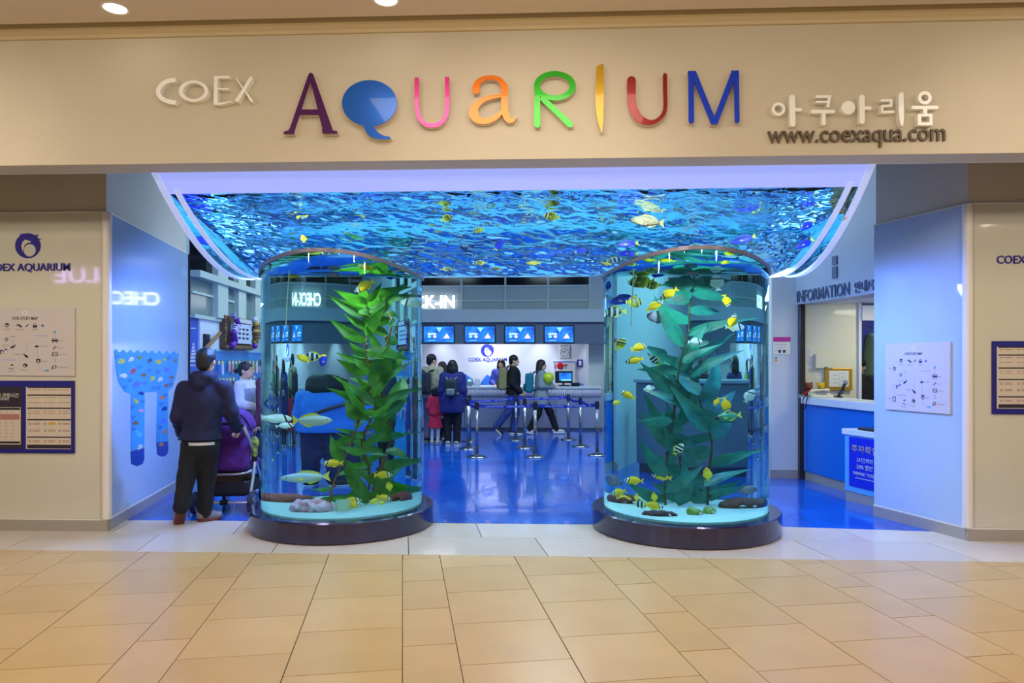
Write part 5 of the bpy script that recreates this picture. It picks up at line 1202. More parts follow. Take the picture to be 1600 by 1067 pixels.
# --- man with the stroller
D0=7.15; base=pZ(312,816); base=Vector((base.x,base.y,0))
W=dict(head=pD(323,565,D0),neck=pD(319,590,D0),shL=pD(288,608,D0-.02),shR=pD(351,607,D0+.02),elL=pD(278,650,D0-.05),wrL=pD(286,680,D0+.24),elR=pD(361,644,D0+.06),wrR=pD(370,668,D0+.26),
  hipL=pD(301,694,D0),hipR=pD(326,694,D0+.02),knL=pD(292,741,D0-.06),knR=pD(323,744,D0+.08),anL=pD(283,792,D0-.18),anR=pD(320,800,D0+.06),toL=pD(279,815,D0-.06),toR=pD(341,806,D0+.14))
W['toL'].z=.035; W['toR'].z=.04; W['anR'].z=.09
person('man seen from behind in a navy hooded jacket pushing the purple stroller',base,math.pi,1.74,None,cloth('navy',(24,24,56)),cloth('black_trousers',(14,14,16)),None,(M('shoe_grey',s2l(120,116,124),.5),M('sole_red',s2l(96,44,36),.6)),res=.0115,hoodie=True,hem=.80,coat_r=.012,world=W,curl=.9,build=1.0)
man=bpy.data.objects['person']
tsh=MB(); 
hp_=(W['hipL']+W['hipR'])/2-base; n=28
V=[];Fc=[]
for i,(z,r) in enumerate(((.80,.175),(.772,.178),(.772,.17),(.80,.167))):
    for k in range(n): V.append((-(hp_.x)+r*math.cos(2*math.pi*k/n),-(hp_.y)+.8*r*math.sin(2*math.pi*k/n),z))
for i in range(4):
    for k in range(n): Fc.append((i*n+k,i*n+(k+1)%n,((i+1)%4)*n+(k+1)%n,((i+1)%4)*n+k))
MB().add(V,Fc).obj('white_shirt_hem',cloth('white',(210,212,220)),man,fix=True)
# --- people at the counter
def feet(px,py): p=pZ(px,py); return Vector((p.x,p.y,0))
b=feet(675,690); person('man in a beige jacket and grey trousers standing with his back turned',b,math.pi-.35,1.72,None,cloth('beige',(150,150,128)),cloth('grey_trousers',(92,98,122)),None,(M('shoe_black'),M('sole_tan',s2l(150,130,80),.6)),coat_r=.02,hem=.85,head_tilt=(-.5,0))
bk=b+Vector((-.03,-.24,0)); backpack('dark slate backpack on the back of the beige jacket man',(bk.x-.10,bk.y+.0,.95),-.35,1.0,cloth('slate',(38,42,58)),cloth('slate_trim',(26,28,42)))
b=feet(707,696); person('woman in a knee length navy coat with black hair seen from behind',b,math.pi,1.60,None,cloth('coat_navy',(28,34,104)),cloth('leggings',(10,10,18)),None,(M('shoe_taupe',s2l(150,140,134),.5),M('sole_white')),coat_r=.035,hem=.66,build=1.16,hair_style='bob')
backpack('small dark green backpack with a silver lower pocket on the navy coat',(b.x,b.y-.255,.93),0,.8,cloth('bag_green',(34,48,54)),cloth('bag_silver',(112,124,128)),.27,.40,.13)
b=feet(688,686); b.y+=.25; person('woman with dark fringe facing the beige jacket man',b,-.5,1.57,None,cloth('dark_top',(40,34,48)),cloth('leggings'),DKBR,SHB,coat_r=.01,hair_style='bob')
b=feet(684.5,690); b.y-=.36; person('small child in a red dress and white tights between the grown-ups',b,math.pi-.2,1.08,None,cloth('red_top',(186,36,70)),None,None,(M('shoe_pale',s2l(190,180,190),.5),M('sole_white')),skirt=(.95,.50,.13,.24,cloth('red_skirt',(196,34,72))),hair_style='bob')
tg=[o for o in bpy.data.objects if o.name.startswith('person') and 'red dress' in str(o.get('label',''))][0]
s_=1.08/1.7
sdf_obj('tights',[('c',(sg*.085*s_,0,.6*s_),(sg*.095*s_,-.01,.49*s_),.075*s_,.062*s_) for sg in (-1,1)]+[('c',(sg*.095*s_,-.01,.49*s_),(sg*.09*s_,.02,.08*s_),.062*s_,.048*s_) for sg in (-1,1)],.012,cloth('tights',(206,208,226)),tg,.01)
c=pY(783,600,10.75); person('smiling clerk with bobbed hair in a blue vest behind the counter',Vector((c.x,10.75,0)),-.15,1.63,dict(elL=(.24,-.02,1.12),elR=(-.24,-.02,1.12),wrL=(.14,-.24,1.06),wrR=(-.14,-.24,1.06)),cloth('vest_blue',(74,84,190)),cloth('leggings'),DKBR,SHB,coat_r=.012,hair_style='bob')
# walking pair (facing right)
b=feet(803,679); RZ=math.pi/2
person('young man in a black jacket and jeans striding to the right',b,RZ,1.71,dict(hipL=(.085,0,.89),hipR=(-.085,0,.89),knL=(.09,-.04,.49),anL=(.09,.02,.09),toL=(.1,-.15,.04),knR=(-.09,.12,.50),anR=(-.09,.38,.17),toR=(-.09,.26,.04),elL=(.22,.06,1.1),wrL=(.2,-.12,.94),elR=(-.22,.03,1.1),wrR=(-.2,-.14,.94)),cloth('black_jacket',(16,16,24)),cloth('jeans',(44,62,128)),None,SHB,coat_r=.02,hem=.86)
backpack('tan backpack on the striding young man',(b.x-.235,b.y,.96),-RZ,1.05,cloth('tan',(142,134,92)),cloth('tan_trim',(104,98,66)),.30,.46,.18)
b=feet(846,678.5)
person('young woman in a pale grey coat walking right with a balloon',b,RZ,1.61,dict(hipL=(.085,0,.89),hipR=(-.085,0,.89),knL=(.09,-.20,.50),anL=(.09,-.34,.10),toL=(.1,-.50,.06),knR=(-.09,.08,.48),anR=(-.09,.27,.12),toR=(-.09,.12,.04),elL=(.21,.0,1.12),wrL=(.12,-.24,1.10),elR=(-.2,.0,1.12),wrR=(-.10,-.24,1.10)),cloth('coat_grey',(132,146,152)),cloth('leggings'),DKBR,(M('shoe_pale'),M('sole_white')),coat_r=.03,hem=.66,hair_style='long')
backpack('teal backpack on the young woman with the balloon',(b.x-.26,b.y,.90),-RZ,1.0,cloth('teal',(16,112,134)),cloth('teal_trim',(12,84,104)),.30,.42,.18)
p=pD(857,592.5,15.45); t=thing('balloon','lime green balloon held by the walking young woman','balloon',(p.x,p.y,p.z-.14)); MB().lathe([(.0001,0),(.012,.002),(.006,.012),(.03,.03),(.075,.075),(.108,.13),(.118,.175),(.11,.22),(.08,.262),(.04,.285),(.0001,.29)],24).obj('skin',M('balloon_lime',s2l(186,206,24),.25,coat=.4),t,smooth=True); MB().tube([(0,0,.004),(-.01,.01,-.05)],.004,6).obj('tie',M('balloon_lime'),t)
# gift rack visitors
b=Vector(pD(384,600,9.3)); b.z=0; person('woman with tied black hair in a long grey pinafore at the gift rack',b,RZ-.1,1.58,dict(elL=(.21,-.02,1.13),wrL=(.14,-.24,1.08),elR=(-.21,-.02,1.13),wrR=(-.13,-.24,1.08)),cloth('white'),None,None,SHB,skirt=(1.34,.62,.205,.28,cloth('pinafore',(128,140,158))),hair_style='bun')
b2=b+Vector((.30,.30,0)); person('young child in purple beside the woman in the pinafore',b2,-.55,1.36,None,cloth('purple_top',(70,40,120)),cloth('purple_dark',(50,34,96)),None,SHB)
b3=Vector(pD(417,600,9.0)); b3.z=0; person('person in a maroon top half hidden by the left column tank',b3,RZ+math.pi,1.64,None,cloth('maroon',(84,26,44)),cloth('navy_trousers',(28,34,80)),None,SHB,hair_style='long')
# seen through the left tank: exit ray of the column
def through_tank(px,py,sx,Y):
    d=ray(px,py).normalized(); p=in_tank(px,py,sx,0); nrm=Vector((p.x-sx*TX,p.y,0)).normalized(); r=refract(d,nrm,1/1.333)
    q=in_tank(px,py,sx,1); n2=-Vector((q.x-sx*TX,q.y,0)).normalized(); e_=refract(r,n2,1.333); return q+e_*((Y-q.y)/e_.y)
p=through_tank(503,640,-1,2.5); person('dark haired visitor in a bright blue shirt magnified behind the left column tank',Vector((p.x,2.5,0)),math.pi+.35,1.42,None,cloth('shirt_blue',(60,130,220)),cloth('navy_trousers'),None,SHB,hair_style='bob',coat_r=.01)
MB().tube(smooth_pts([(p.x-.14,2.5-.10,1.16),(p.x-.02,2.5-.155,1.02),(p.x+.13,2.5-.13,.84)],5),.014,8).obj('shoulder_strap',M('strap_dark',s2l(70,40,50),.6))
so=bpy.data.objects['shoulder_strap']; pe=[o for o in bpy.data.objects if 'magnified' in str(o.get('label',''))][0]; so.parent=pe; so.matrix_parent_inverse=(Matrix.Translation(pe.location)@pe.rotation_euler.to_matrix().to_4x4()).inverted()
p=through_tank(606,600,-1,3.2); person('person in a dark coat seen behind the kelp of the left column tank',Vector((p.x,3.2,0)),math.pi,1.60,None,cloth('dark_jacket',(40,42,52)),cloth('leggings'),None,SHB,hair_style='bob',coat_r=.02,hem=.7)
p=pY(1343,560,3.55); person('person in a dark jacket in the room behind the booth counter',Vector((p.x,3.55,0)),-.7,1.62,None,cloth('dark_jacket',(40,42,52)),cloth('leggings'),None,SHB,coat_r=.02)
for px,H_,lb,cl,hs in ((1100,1.62,'short haired person standing behind the grey kiosk','dark_top','short'),(1149,1.66,'taller dark haired person standing behind the grey kiosk','coat_navy','bob')):
    p=through_tank(px,575,1,4.5); person(lb,Vector((p.x,4.5,0)),math.pi*.9,H_,None,cloth(cl),cloth('leggings'),None,SHB,hair_style=hs,coat_r=.01)
# --- stroller
b=pZ(350,803); RS=.10
t=thing('stroller','purple baby stroller with silver frame and grey wheels','stroller',(b.x,b.y,0),RS)
ALU=M('stroller_silver',s2l(196,194,204),.25,metal=.6); TYR=M('tyre_dark',s2l(30,28,36),.7); PURP=cloth('stroller_purple',(74,14,100)); 
def wheel(x,y,r,wd):
    w_=MB().lathe([(r-.028,-wd/2),(r-.006,-wd/2),(r,-wd/4),(r,wd/4),(r-.006,wd/2),(r-.028,wd/2),(r-.028,-wd/2)],32).obj('wheel',TYR,t,(x,y,r),(0,math.pi/2,0),smooth=False)
    MB().lathe([(r-.05,-wd/2*.8),(r-.027,-wd/2*.8),(r-.027,wd/2*.8),(r-.05,wd/2*.8),(r-.05,-wd/2*.8)],32).obj('rim',ALU,w_); MB().lathe([(.0001,-wd*.6),(.03,-wd*.6),(.03,wd*.6),(.0001,wd*.6)],16).obj('hub',M('hub_grey',s2l(90,88,100),.4),w_)
    for k in range(5):
        a=2*math.pi*k/5; MB().tube([(.02*math.cos(a),.02*math.sin(a),0),((r-.04)*math.cos(a),(r-.04)*math.sin(a),0)],.009,6).obj('spoke',ALU,w_)
for x in (-.29,.29): wheel(x,0,.118,.045)
for x in (-.20,.20): wheel(x,.66,.085,.035)
MB().tube([(-.27,0,.118),(.27,0,.118)],.014,8).obj('axle',ALU,t); MB().box((0,0,.118),(.08,.05,.05)).obj('brake_box',BLACK,t,bevel=.008)
for sg in (-1,1):
    MB().tube(smooth_pts([(sg*.26,0,.13),(sg*.27,.06,.30),(sg*.27,.14,.48),(sg*.26,.18,.56)],4),.017,8).obj('rear_leg',ALU,t,smooth=True); MB().tube(smooth_pts([(sg*.26,.18,.56),(sg*.25,.38,.36),(sg*.2,.62,.15)],4),.017,8).obj('front_leg',ALU,t,smooth=True)
    MB().tube([(sg*.26,.18,.56),(sg*.25,.0,.80),(sg*.24,-.14,.93)],.017,8).obj('handle_tube',ALU,t,smooth=True); MB().box((sg*.265,.17,.57),(.05,.07,.09)).obj('joint',BLACK,t,bevel=.012)
MB().tube(smooth_pts([(-.24,-.14,.93),(-.2,-.19,.955),(0,-.20,.96),(.2,-.19,.955),(.24,-.14,.93)],5),.018,8).obj('grip',BLACK,t,smooth=True)
MB().tube(smooth_pts([(-.25,.1,.44),(-.2,.02,.42),(0,.0,.41),(.2,.02,.42),(.25,.1,.44)],5),.014,8).obj('seat_tube',ALU,t,smooth=True)
cx_=math.cos(-.30); sx_=math.sin(-.30); RX=[[1,0,0],[0,cx_,-sx_],[0,sx_,cx_]]
sdf_obj('seat_shell',[('b',(0,.10,.70),(.19,.02,.22),.05,RX),('b',(0,.30,.48),(.19,.17,.01),.05)],.016,PURP,t,.05,fold)
sdf_obj('canopy',[('e',(0,.22,.88),(.25,.30,.22)),('-e',(0,.30,.82),(.22,.27,.19)),('-b',(0,.45,.70),(.4,.28,.16),.01)],.014,PURP,t,.02)
MB().tube(smooth_pts([(-.245,.12,.86),(-.17,.06,1.02),(0,.05,1.075),(.17,.06,1.02),(.245,.12,.86)],6),.009,6).obj('canopy_rib',M('canopy_dark',s2l(48,10,66),.7),t,smooth=True)
sdf_obj('basket',[('b',(0,.26,.27),(.20,.24,.05),.04),('-b',(0,.26,.36),(.19,.23,.06),.03)],.016,cloth('basket_black',(20,18,24)),t,.02)
sdf_obj('stowed_bag',[('b',(-.03,.2,.34),(.10,.08,.02),.05),('e',(.12,.3,.34),(.08,.1,.05))],.014,cloth('bag_brown',(84,62,58)),t,.03,fold)
p=pD(397,695,8.1); tt=thing('hanging_toy','yellow and black patterned strap toy clipped beside the stroller handle','toy',(b.x+.25,b.y+.18,.60)); sdf_obj('toy_body',[('e',(0,0,.12),(.05,.04,.07)),('c',(0,0,.08),(.01,-.01,.0),.025,.03)],.01,M('toy_yellow',s2l(186,190,50),.7,noise=.9,nscale=30,ncol=(.02,.02,.02)),tt,.02); MB().tube([(0,0,.18),(.0,.0,.24)],.006,6).obj('clip_cord',BLACK,tt)
# ================================================================== LIFE IN THE TANKS
# ---- kelp
def leaf_mesh(L, W_, bend, seed):
    rr=random.Random(seed); n=7; V=[];Fc=[]
    for i in range(n+1):
        u=i/n; w_=W_*(math.sin(math.pi*min(1,(u**.62)*.96+.03))**.95)*(1-.15*u)*(1+.12*math.sin(5*u+seed*2)); z=-bend*u*u*L; x=L*u
        tw=.25*math.sin(3*u+seed)
        for k in (-1,-.5,0,.5,1):
            V.append((x,k*w_/2*math.cos(tw),z+abs(k)*w_*.12+k*w_/2*math.sin(tw)+.006*math.sin(9*u+k*3+seed)))
    m=5
    for i in range(n):
        for k in range(m-1): Fc.append((i*m+k,(i+1)*m+k,(i+1)*m+k+1,i*m+k+1))
    me=MB().add(V,Fc).mesh('leaf',True); return me
def kelp(sx, label, lm, sm, stems, leaves, seed):
    t=thing('kelp',label,'kelp plant',(sx*TX,0,BH)); rr=random.Random(seed)
    variants=[leaf_mesh(1.0,.36,b_,i*1.7) for i,b_ in enumerate((.15,.35,-.1,.5))]
    for me in variants: me.materials.append(lm)
    paths=[]
    for pts in stems:
        q=smooth_pts([tuple(in_tank(px,py,sx,fr)-Vector((sx*TX,0,BH))) for px,py,fr in pts],6); paths.append(q)
        MB().tube(q,[.011-.006*i/len(q) for i in range(len(q))],6).obj('stem',sm,t,smooth=True)
        for i in range(3,len(q),3):
            p=Vector(q[i]); MB().ell(p+Vector((rr.uniform(-.02,.02),rr.uniform(-.02,.02),.01)),(.011,.011,.018),6,5).obj('bud',sm,t)
    for i,(x0,y0,x1,y1,fr,wd) in enumerate(leaves):
        a=in_tank(x0,y0,sx,fr)-Vector((sx*TX,0,BH)); b_=in_tank(x1,y1,sx,fr+rr.uniform(-.12,.08))-Vector((sx*TX,0,BH))
        for q in (a,b_):
            r_=math.hypot(q.x,q.y)
            if r_>TR-.05: q.x*=(TR-.05)/r_; q.y*=(TR-.05)/r_
            q.z=min(max(q.z,.02),PZ0-.08-BH)
        d=b_-a; L=d.length; o=bpy.data.objects.new('leaf',variants[i%4]); COL.objects.link(o); o.parent=t; o.location=a
        ex=d.normalized(); ey=Vector((0,0,1)).cross(ex)
        view=(CAM-Vector((sx*TX,0,1.2))).normalized()
        ez=(view-ex*view.dot(ex)).normalized(); ey=ez.cross(ex)
        rt=Matrix((ex,ey,ez)).transposed(); rt=rt@Matrix.Rotation(rr.uniform(-.7,.7),3,'X')
        o.rotation_euler=rt.to_euler(); o.scale=(L,wd/.36,max(L,.12))
    return t
def leaf_mat(n,c1_,c2_):
    m=M(n,s2l(*c1_),.45,noise=.5,nscale=4,ncol=s2l(*c2_)); b=m.node_tree.nodes['Principled BSDF']; nt=m.node_tree; tr=nt.nodes.new('ShaderNodeBsdfTranslucent'); tr.inputs[0].default_value=(*s2l(*c1_),1); mx=nt.nodes.new('ShaderNodeMixShader'); mx.inputs[0].default_value=.35; out=nt.nodes['Material Output']; nt.links.new(b.outputs[0],mx.inputs[1]); nt.links.new(tr.outputs[0],mx.inputs[2]); nt.links.new(mx.outputs[0],out.inputs[0]); return m
rl=random.Random(5)
def auto_leaves(path, n, l0, l1, wd, fr, seed):
    rr=random.Random(seed); out=[]
    for i in range(n):
        u=(i+.5)/n*(len(path)-1); k=int(u); f=u-k; x=path[k][0]*(1-f)+path[k+1][0]*f; y=path[k][1]*(1-f)+path[k+1][1]*f
        sg=1 if i%2 else -1; L=rr.uniform(l0,l1); an=rr.uniform(-.35,1.25); out.append((x,y,x+sg*L*math.cos(an),y-L*math.sin(an),fr+rr.uniform(-.15,.15),wd*rr.uniform(.8,1.25)))
    return out
P1=[(570,803),(578,740),(565,690),(585,640),(578,590),(572,540),(576,500),(573,462)]
P2=[(572,803),(600,720),(612,670),(596,620),(600,560),(612,500),(592,470)]
P3=[(515,800),(520,760),(545,700),(560,660),(570,620)]
lv=auto_leaves(P1,28,35,85,.105,.62,1)+auto_leaves(P2,24,30,85,.105,.75,2)+auto_leaves(P3,11,25,65,.085,.5,3)+auto_leaves(P1,14,20,55,.075,.45,21)+[(590,690,655,668,.8,.12),(560,790,505,775,.6,.14),(590,780,650,770,.85,.13),(585,600,612,540,.6,.17),(545,720,560,800,.55,.15),(600,560,575,505,.7,.10),(572,470,560,440,.6,.08),(575,480,596,440,.6,.09)]
kelp(-1,'tall leafy green kelp plant inside the left column tank',leaf_mat('kelp_green',(60,116,22),(26,76,14)),M('kelp_stem',s2l(92,62,30),.6),[[(x,y,.65) for x,y in P1],[(x,y,.8) for x,y in P2],[(x,y,.5) for x,y in P3]],lv,4)
R1=[(1040,806),(1040,740),(1048,680),(1056,620),(1062,570),(1075,520),(1078,470),(1085,440),(1082,425)]
R2=[(1068,806),(1064,730),(1060,680),(1070,640),(1078,600),(1072,560)]
R3=[(1105,806),(1108,740),(1112,690),(1100,650),(1090,610)]
lv=auto_leaves(R1,22,50,95,.12,.6,11)+auto_leaves(R2,16,50,85,.13,.75,12)+auto_leaves(R3,11,50,95,.12,.7,13)+[(1100,760,1165,722,.65,.12),(1095,780,1160,752,.7,.13),(1045,690,1005,652,.6,.12),(1060,430,1038,420,.6,.09),(1080,450,1128,407,.6,.12),(1075,470,1050,420,.55,.12),(1060,790,1090,730,.6,.16),(1040,560,1012,540,.7,.11),(1065,570,1115,528,.6,.10)]
kelp(1,'tall leafy teal kelp plant inside the right column tank',leaf_mat('kelp_teal',(38,122,104),(14,80,80)),M('kelp_stem_dark',s2l(40,52,36),.6),[[(x,y,.6) for x,y in R1],[(x,y,.8) for x,y in R2],[(x,y,.7) for x,y in R3]],lv,14)
# ---- rocks, shells, glass jar on the sand
def rock(label, sx, px, py, fr, dims, mat, seed, hole=False):
    p=in_tank(px,py,sx,fr); r_=math.hypot(p.x-sx*TX,p.y); mx=TR-.04-max(dims[0],dims[1])
    if r_>mx: p.x=sx*TX+(p.x-sx*TX)*mx/r_; p.y*=mx/r_
    t=thing('rock',label,'rock',(p.x,p.y,BH+.01)); rs=np.random.RandomState(seed); a,b_,c=rs.uniform(0,6,3)
    pr=[('e',(0,0,dims[2]*.42),dims),('e',(dims[0]*.4,.0,dims[2]*.3),(dims[0]*.6,dims[1]*.8,dims[2]*.6)),('e',(-dims[0]*.45,.01,dims[2]*.3),(dims[0]*.5,dims[1]*.7,dims[2]*.7))]
    if hole: pr.append(('-e',(dims[0]*.05,0,dims[2]*.2),(dims[0]*.28,dims[1]*1.5,dims[2]*.3)))
    sdf_obj('rock_body',pr,.012,mat,t,.03,lambda X,Y,Z:.012*np.sin(34*X+a)*np.sin(31*Y+b_)*np.sin(37*Z+c)+.005*np.sin(83*X+b_)*np.sin(77*Z+a),zmin=0)
    MB().ell((dims[0]*.5,-dims[1]*.75,dims[2]*.35),(.02,.012,.016),8,6).obj('coral_crust',M('crust',s2l(196,176,200),.9),t,smooth=True)
RB=M('rock_brown',s2l(104,46,34),.8,noise=.4,nscale=12); RC_=M('rock_coral',s2l(150,66,84),.9,noise=.9,nscale=16,ncol=s2l(206,186,205)); RD_=M('rock_dark',s2l(72,40,38),.8,noise=.4,nscale=10)
rock('mottled pink and white coral rock on the left tank sand',-1,486,792,.30,(.17,.09,.085),RC_,1)
rock('brown rock behind the mottled coral rock in the left tank',-1,447,790,.75,(.15,.09,.06),RB,2)
rock('reddish pierced rock at the right of the left tank sand',-1,625,795,.55,(.09,.06,.06),RB,3,True)
rock('red brown pierced rock at the left of the right tank sand',1,975,798,.55,(.12,.07,.06),RB,4,True)
rock('low dark red rock at the front of the right tank sand',1,1030,806,.18,(.14,.06,.035),RD_,5)
rock('large dark rock at the right of the right tank sand',1,1160,798,.6,(.15,.09,.07),RD_,6,True)
rock('round olive stone in the middle of the right tank sand',1,1086,803,.3,(.055,.05,.05),M('stone_olive',s2l(110,130,40),.5,noise=.3,nscale=10),7)
rock('small olive stone beside the round one in the right tank',1,1108,803,.35,(.045,.045,.05),M('stone_olive'),8)
p=in_tank(536,798,-1,.3); t=thing('ribbed_jar','ribbed clear jar beside the coral rock in the left tank','jar',(p.x,p.y,BH+.012)); GJ=M('jar_glass',s2l(200,214,190),.2)
mb=MB(); prof=[]
for k in range(18):
    a=2*math.pi*k/18; MB().tube([(.055*math.cos(a),.055*math.sin(a),0),(.055*math.cos(a),.055*math.sin(a),.10)],.006,5).obj('rib',GJ,t) if k%2==0 else None
MB().lathe([(.0001,0),(.052,0),(.052,.10),(.046,.10),(.046,.01),(.0001,.01)],20).obj('glass',GJ,t)
# ---- fish
def fish_mat(name, kind):
    m=bpy.data.materials.new(name); m.use_nodes=True; nt=m.node_tree; b=nt.nodes['Principled BSDF']; b.inputs['Roughness'].default_value=.4
    tc=nt.nodes.new('ShaderNodeTexCoord'); sp=nt.nodes.new('ShaderNodeSeparateXYZ'); nt.links.new(tc.outputs['Object'],sp.inputs[0])
    def ramp(sock,stops,mode='CONSTANT'):
        r=nt.nodes.new('ShaderNodeValToRGB'); r.color_ramp.interpolation=mode
        mr=nt.nodes.new('ShaderNodeMapRange'); mr.inputs[1].default_value=-.5; mr.inputs[2].default_value=.5; nt.links.new(sock,mr.inputs[0]); nt.links.new(mr.outputs[0],r.inputs[0])
        e=r.color_ramp.elements
        while len(e)<len(stops): e.new(.5)
        for i,(p,c) in enumerate(stops): e[i].position=p; e[i].color=(*s2l(*c),1)
        return r.outputs[0]
    def slant(k):
        mu=nt.nodes.new('ShaderNodeMath'); mu.operation='MULTIPLY_ADD'; mu.inputs[1].default_value=k; nt.links.new(sp.outputs[2],mu.inputs[0]); nt.links.new(sp.outputs[0],mu.inputs[2]); return mu.outputs[0]
    if kind=='foxface': col=ramp(slant(.35),[(0,(232,178,14)),(.70,(244,206,40)),(.745,(20,18,20)),(.80,(238,238,232)),(.90,(20,18,20)),(.955,(232,228,220))])
    elif kind=='tang': col=ramp(sp.outputs[2],[(0,(26,44,190)),(.44,(22,34,214)),(.58,(10,14,60)),(.66,(24,40,205))])
    elif kind=='butterfly': col=ramp(slant(.3),[(0,(214,200,40)),(.35,(120,124,36)),(.55,(70,74,30)),(.72,(214,206,90)),(.80,(18,18,18)),(.90,(226,220,170))])
    elif kind=='striped': col=ramp(slant(0),[(0,(222,202,60)),(.22,(16,30,60)),(.34,(220,230,236)),(.44,(16,30,70)),(.58,(220,230,236)),(.68,(14,20,44)),(.82,(190,206,180))])
    elif kind=='pale': col=ramp(sp.outputs[2],[(0,(236,214,90)),(.36,(214,214,196)),(.55,(176,196,206))],'LINEAR')
    elif kind=='grey': col=ramp(slant(0),[(0,(80,84,104)),(.5,(112,110,130)),(.8,(90,90,116))],'LINEAR')
    elif kind=='white': col=ramp(slant(.2),[(0,(206,226,232)),(.60,(214,232,238)),(.72,(30,30,46)),(.80,(220,226,228))])
    elif kind=='teal': col=ramp(slant(0),[(0,(226,216,60)),(.16,(60,150,130)),(.72,(60,120,110)),(.86,(50,44,50))])
    elif kind=='yellow': col=ramp(slant(0),[(0,(226,190,30)),(.6,(240,208,50)),(.9,(200,160,40))],'LINEAR')
    elif kind=='puffer': col=None
    if col is None or kind in('foxface','puffer'):
        if kind=='puffer':
            v=nt.nodes.new('ShaderNodeTexVoronoi'); v.inputs['Scale'].default_value=14; nt.links.new(tc.outputs['Object'],v.inputs['Vector']); r=nt.nodes.new('ShaderNodeValToRGB'); r.color_ramp.elements[0].position=.25; r.color_ramp.elements[0].color=(*s2l(84,64,40),1); r.color_ramp.elements[1].position=.45; r.color_ramp.elements[1].color=(*s2l(206,178,136),1); nt.links.new(v.outputs['Distance'],r.inputs[0]); col=r.outputs[0]
    nt.links.new(col,b.inputs['Base Color']); return m
#          height  thickness  snout  fin colours
KIND={'foxface':(.40,.13,.6,(236,196,30)),'tang':(.46,.12,.4,(232,206,40)),'butterfly':(.62,.11,.6,(206,190,50)),'striped':(.55,.12,.5,(190,190,60)),'pale':(.34,.15,.3,(226,206,90)),'grey':(.60,.12,.3,(90,92,112)),
      'white':(.62,.11,.4,(216,228,232)),'teal':(.36,.15,.3,(220,210,60)),'yellow':(.50,.13,.5,(236,204,50)),'puffer':(.36,.30,.1,(196,168,120))}
FM={}
def fish_meshes(kind):
    if kind in FM: return FM[kind]
    h,th,sn,fc=KIND[kind]; body=fish_mat('fish_'+kind,kind); fin=M('fin_'+kind,s2l(*fc),.5); n=14; m=12; V=[];Fc=[]
    for i in range(n+1):
        u=i/n; x=.5-.86*u                       # head at +x
        e=(math.sin(math.pi*min(1,(u*.94+.03)))**(.62 if u<.5 else .85)); e=e*(1-sn*.30*max(0,1-u*5))*(1-.10*u); r=max(e,.13 if u>.5 else .05)
        for k in range(m):
            a=2*math.pi*k/m; V.append((x,th/2*r*math.cos(a),h/2*r*math.sin(a)))
    for i in range(n):
        for k in range(m): Fc.append((i*m+k,(i+1)*m+k,(i+1)*m+(k+1)%m,i*m+(k+1)%m))
    Fc+=[tuple(range(m)),tuple(range(n*m,n*m+m))[::-1]]
    bm_=MB().add(V,Fc).mesh('body',True,True); bm_.materials.append(body)
    fr=lambda u,v,d:(u,d,v)
    tail=MB().flat([[(-.33,.035),(-.50,.17),(-.46,0),(-.50,-.17),(-.33,-.035)]],-.006,.006,fr).mesh('tail_fin',False,True); tail.materials.append(fin)
    hh=h*.44; dorsal=MB().flat([smooth_pts([(.22,hh*.80),(.12,hh+.07),(-.05,hh+.075),(-.22,hh*.75+.05),(-.32,hh*.35),(-.15,hh*.70),(.05,hh*.9)],3,True)],-.005,.005,fr).mesh('dorsal_fin',False,True); dorsal.materials.append(fin if kind!='tang' else M('fin_tangblue',s2l(18,30,150),.5))
    anal=MB().flat([smooth_pts([(.02,-hh*.88),(-.04,-hh-.06),(-.18,-hh*.8-.04),(-.31,-hh*.35),(-.15,-hh*.70)],3,True)],-.005,.005,fr).mesh('anal_fin',False,True); anal.materials.append(dorsal.materials[0])
    pec=MB().flat([[(.20,-.02),(.10,-.09),(.04,-.05),(.08,0)]],th*.46,th*.5,fr).mesh('side_fin',False,True); pec.materials.append(fin)
    e1=MB().ell((.38,th*.24,.03),(.022,.012,.022),8,6).mesh('eye',True); e1.materials.append(EYE); e2=MB().ell((.38,-th*.24,.03),(.022,.012,.022),8,6).mesh('eye',True); e2.materials.append(EYE)
    FM[kind]=[('body',bm_),('tail_fin',tail),('dorsal_fin',dorsal),('anal_fin',anal),('side_fin',pec),('eye',e1),('eye',e2)]; return FM[kind]
NAMES={'foxface':('foxface_fish','yellow black-faced fish'),'tang':('blue_tang','blue tang'),'butterfly':('butterfly_fish','olive butterfly fish'),'striped':('striped_fish','dark and white striped fish'),'pale':('snapper','pale snapper with yellow belly'),'grey':('surgeon_fish','grey round fish'),'white':('angel_fish','pale dark-barred fish'),'teal':('wrasse','yellow-tailed teal wrasse'),'yellow':('yellow_fish','small plain yellow fish'),'puffer':('puffer_fish','spotted tan puffer fish')}
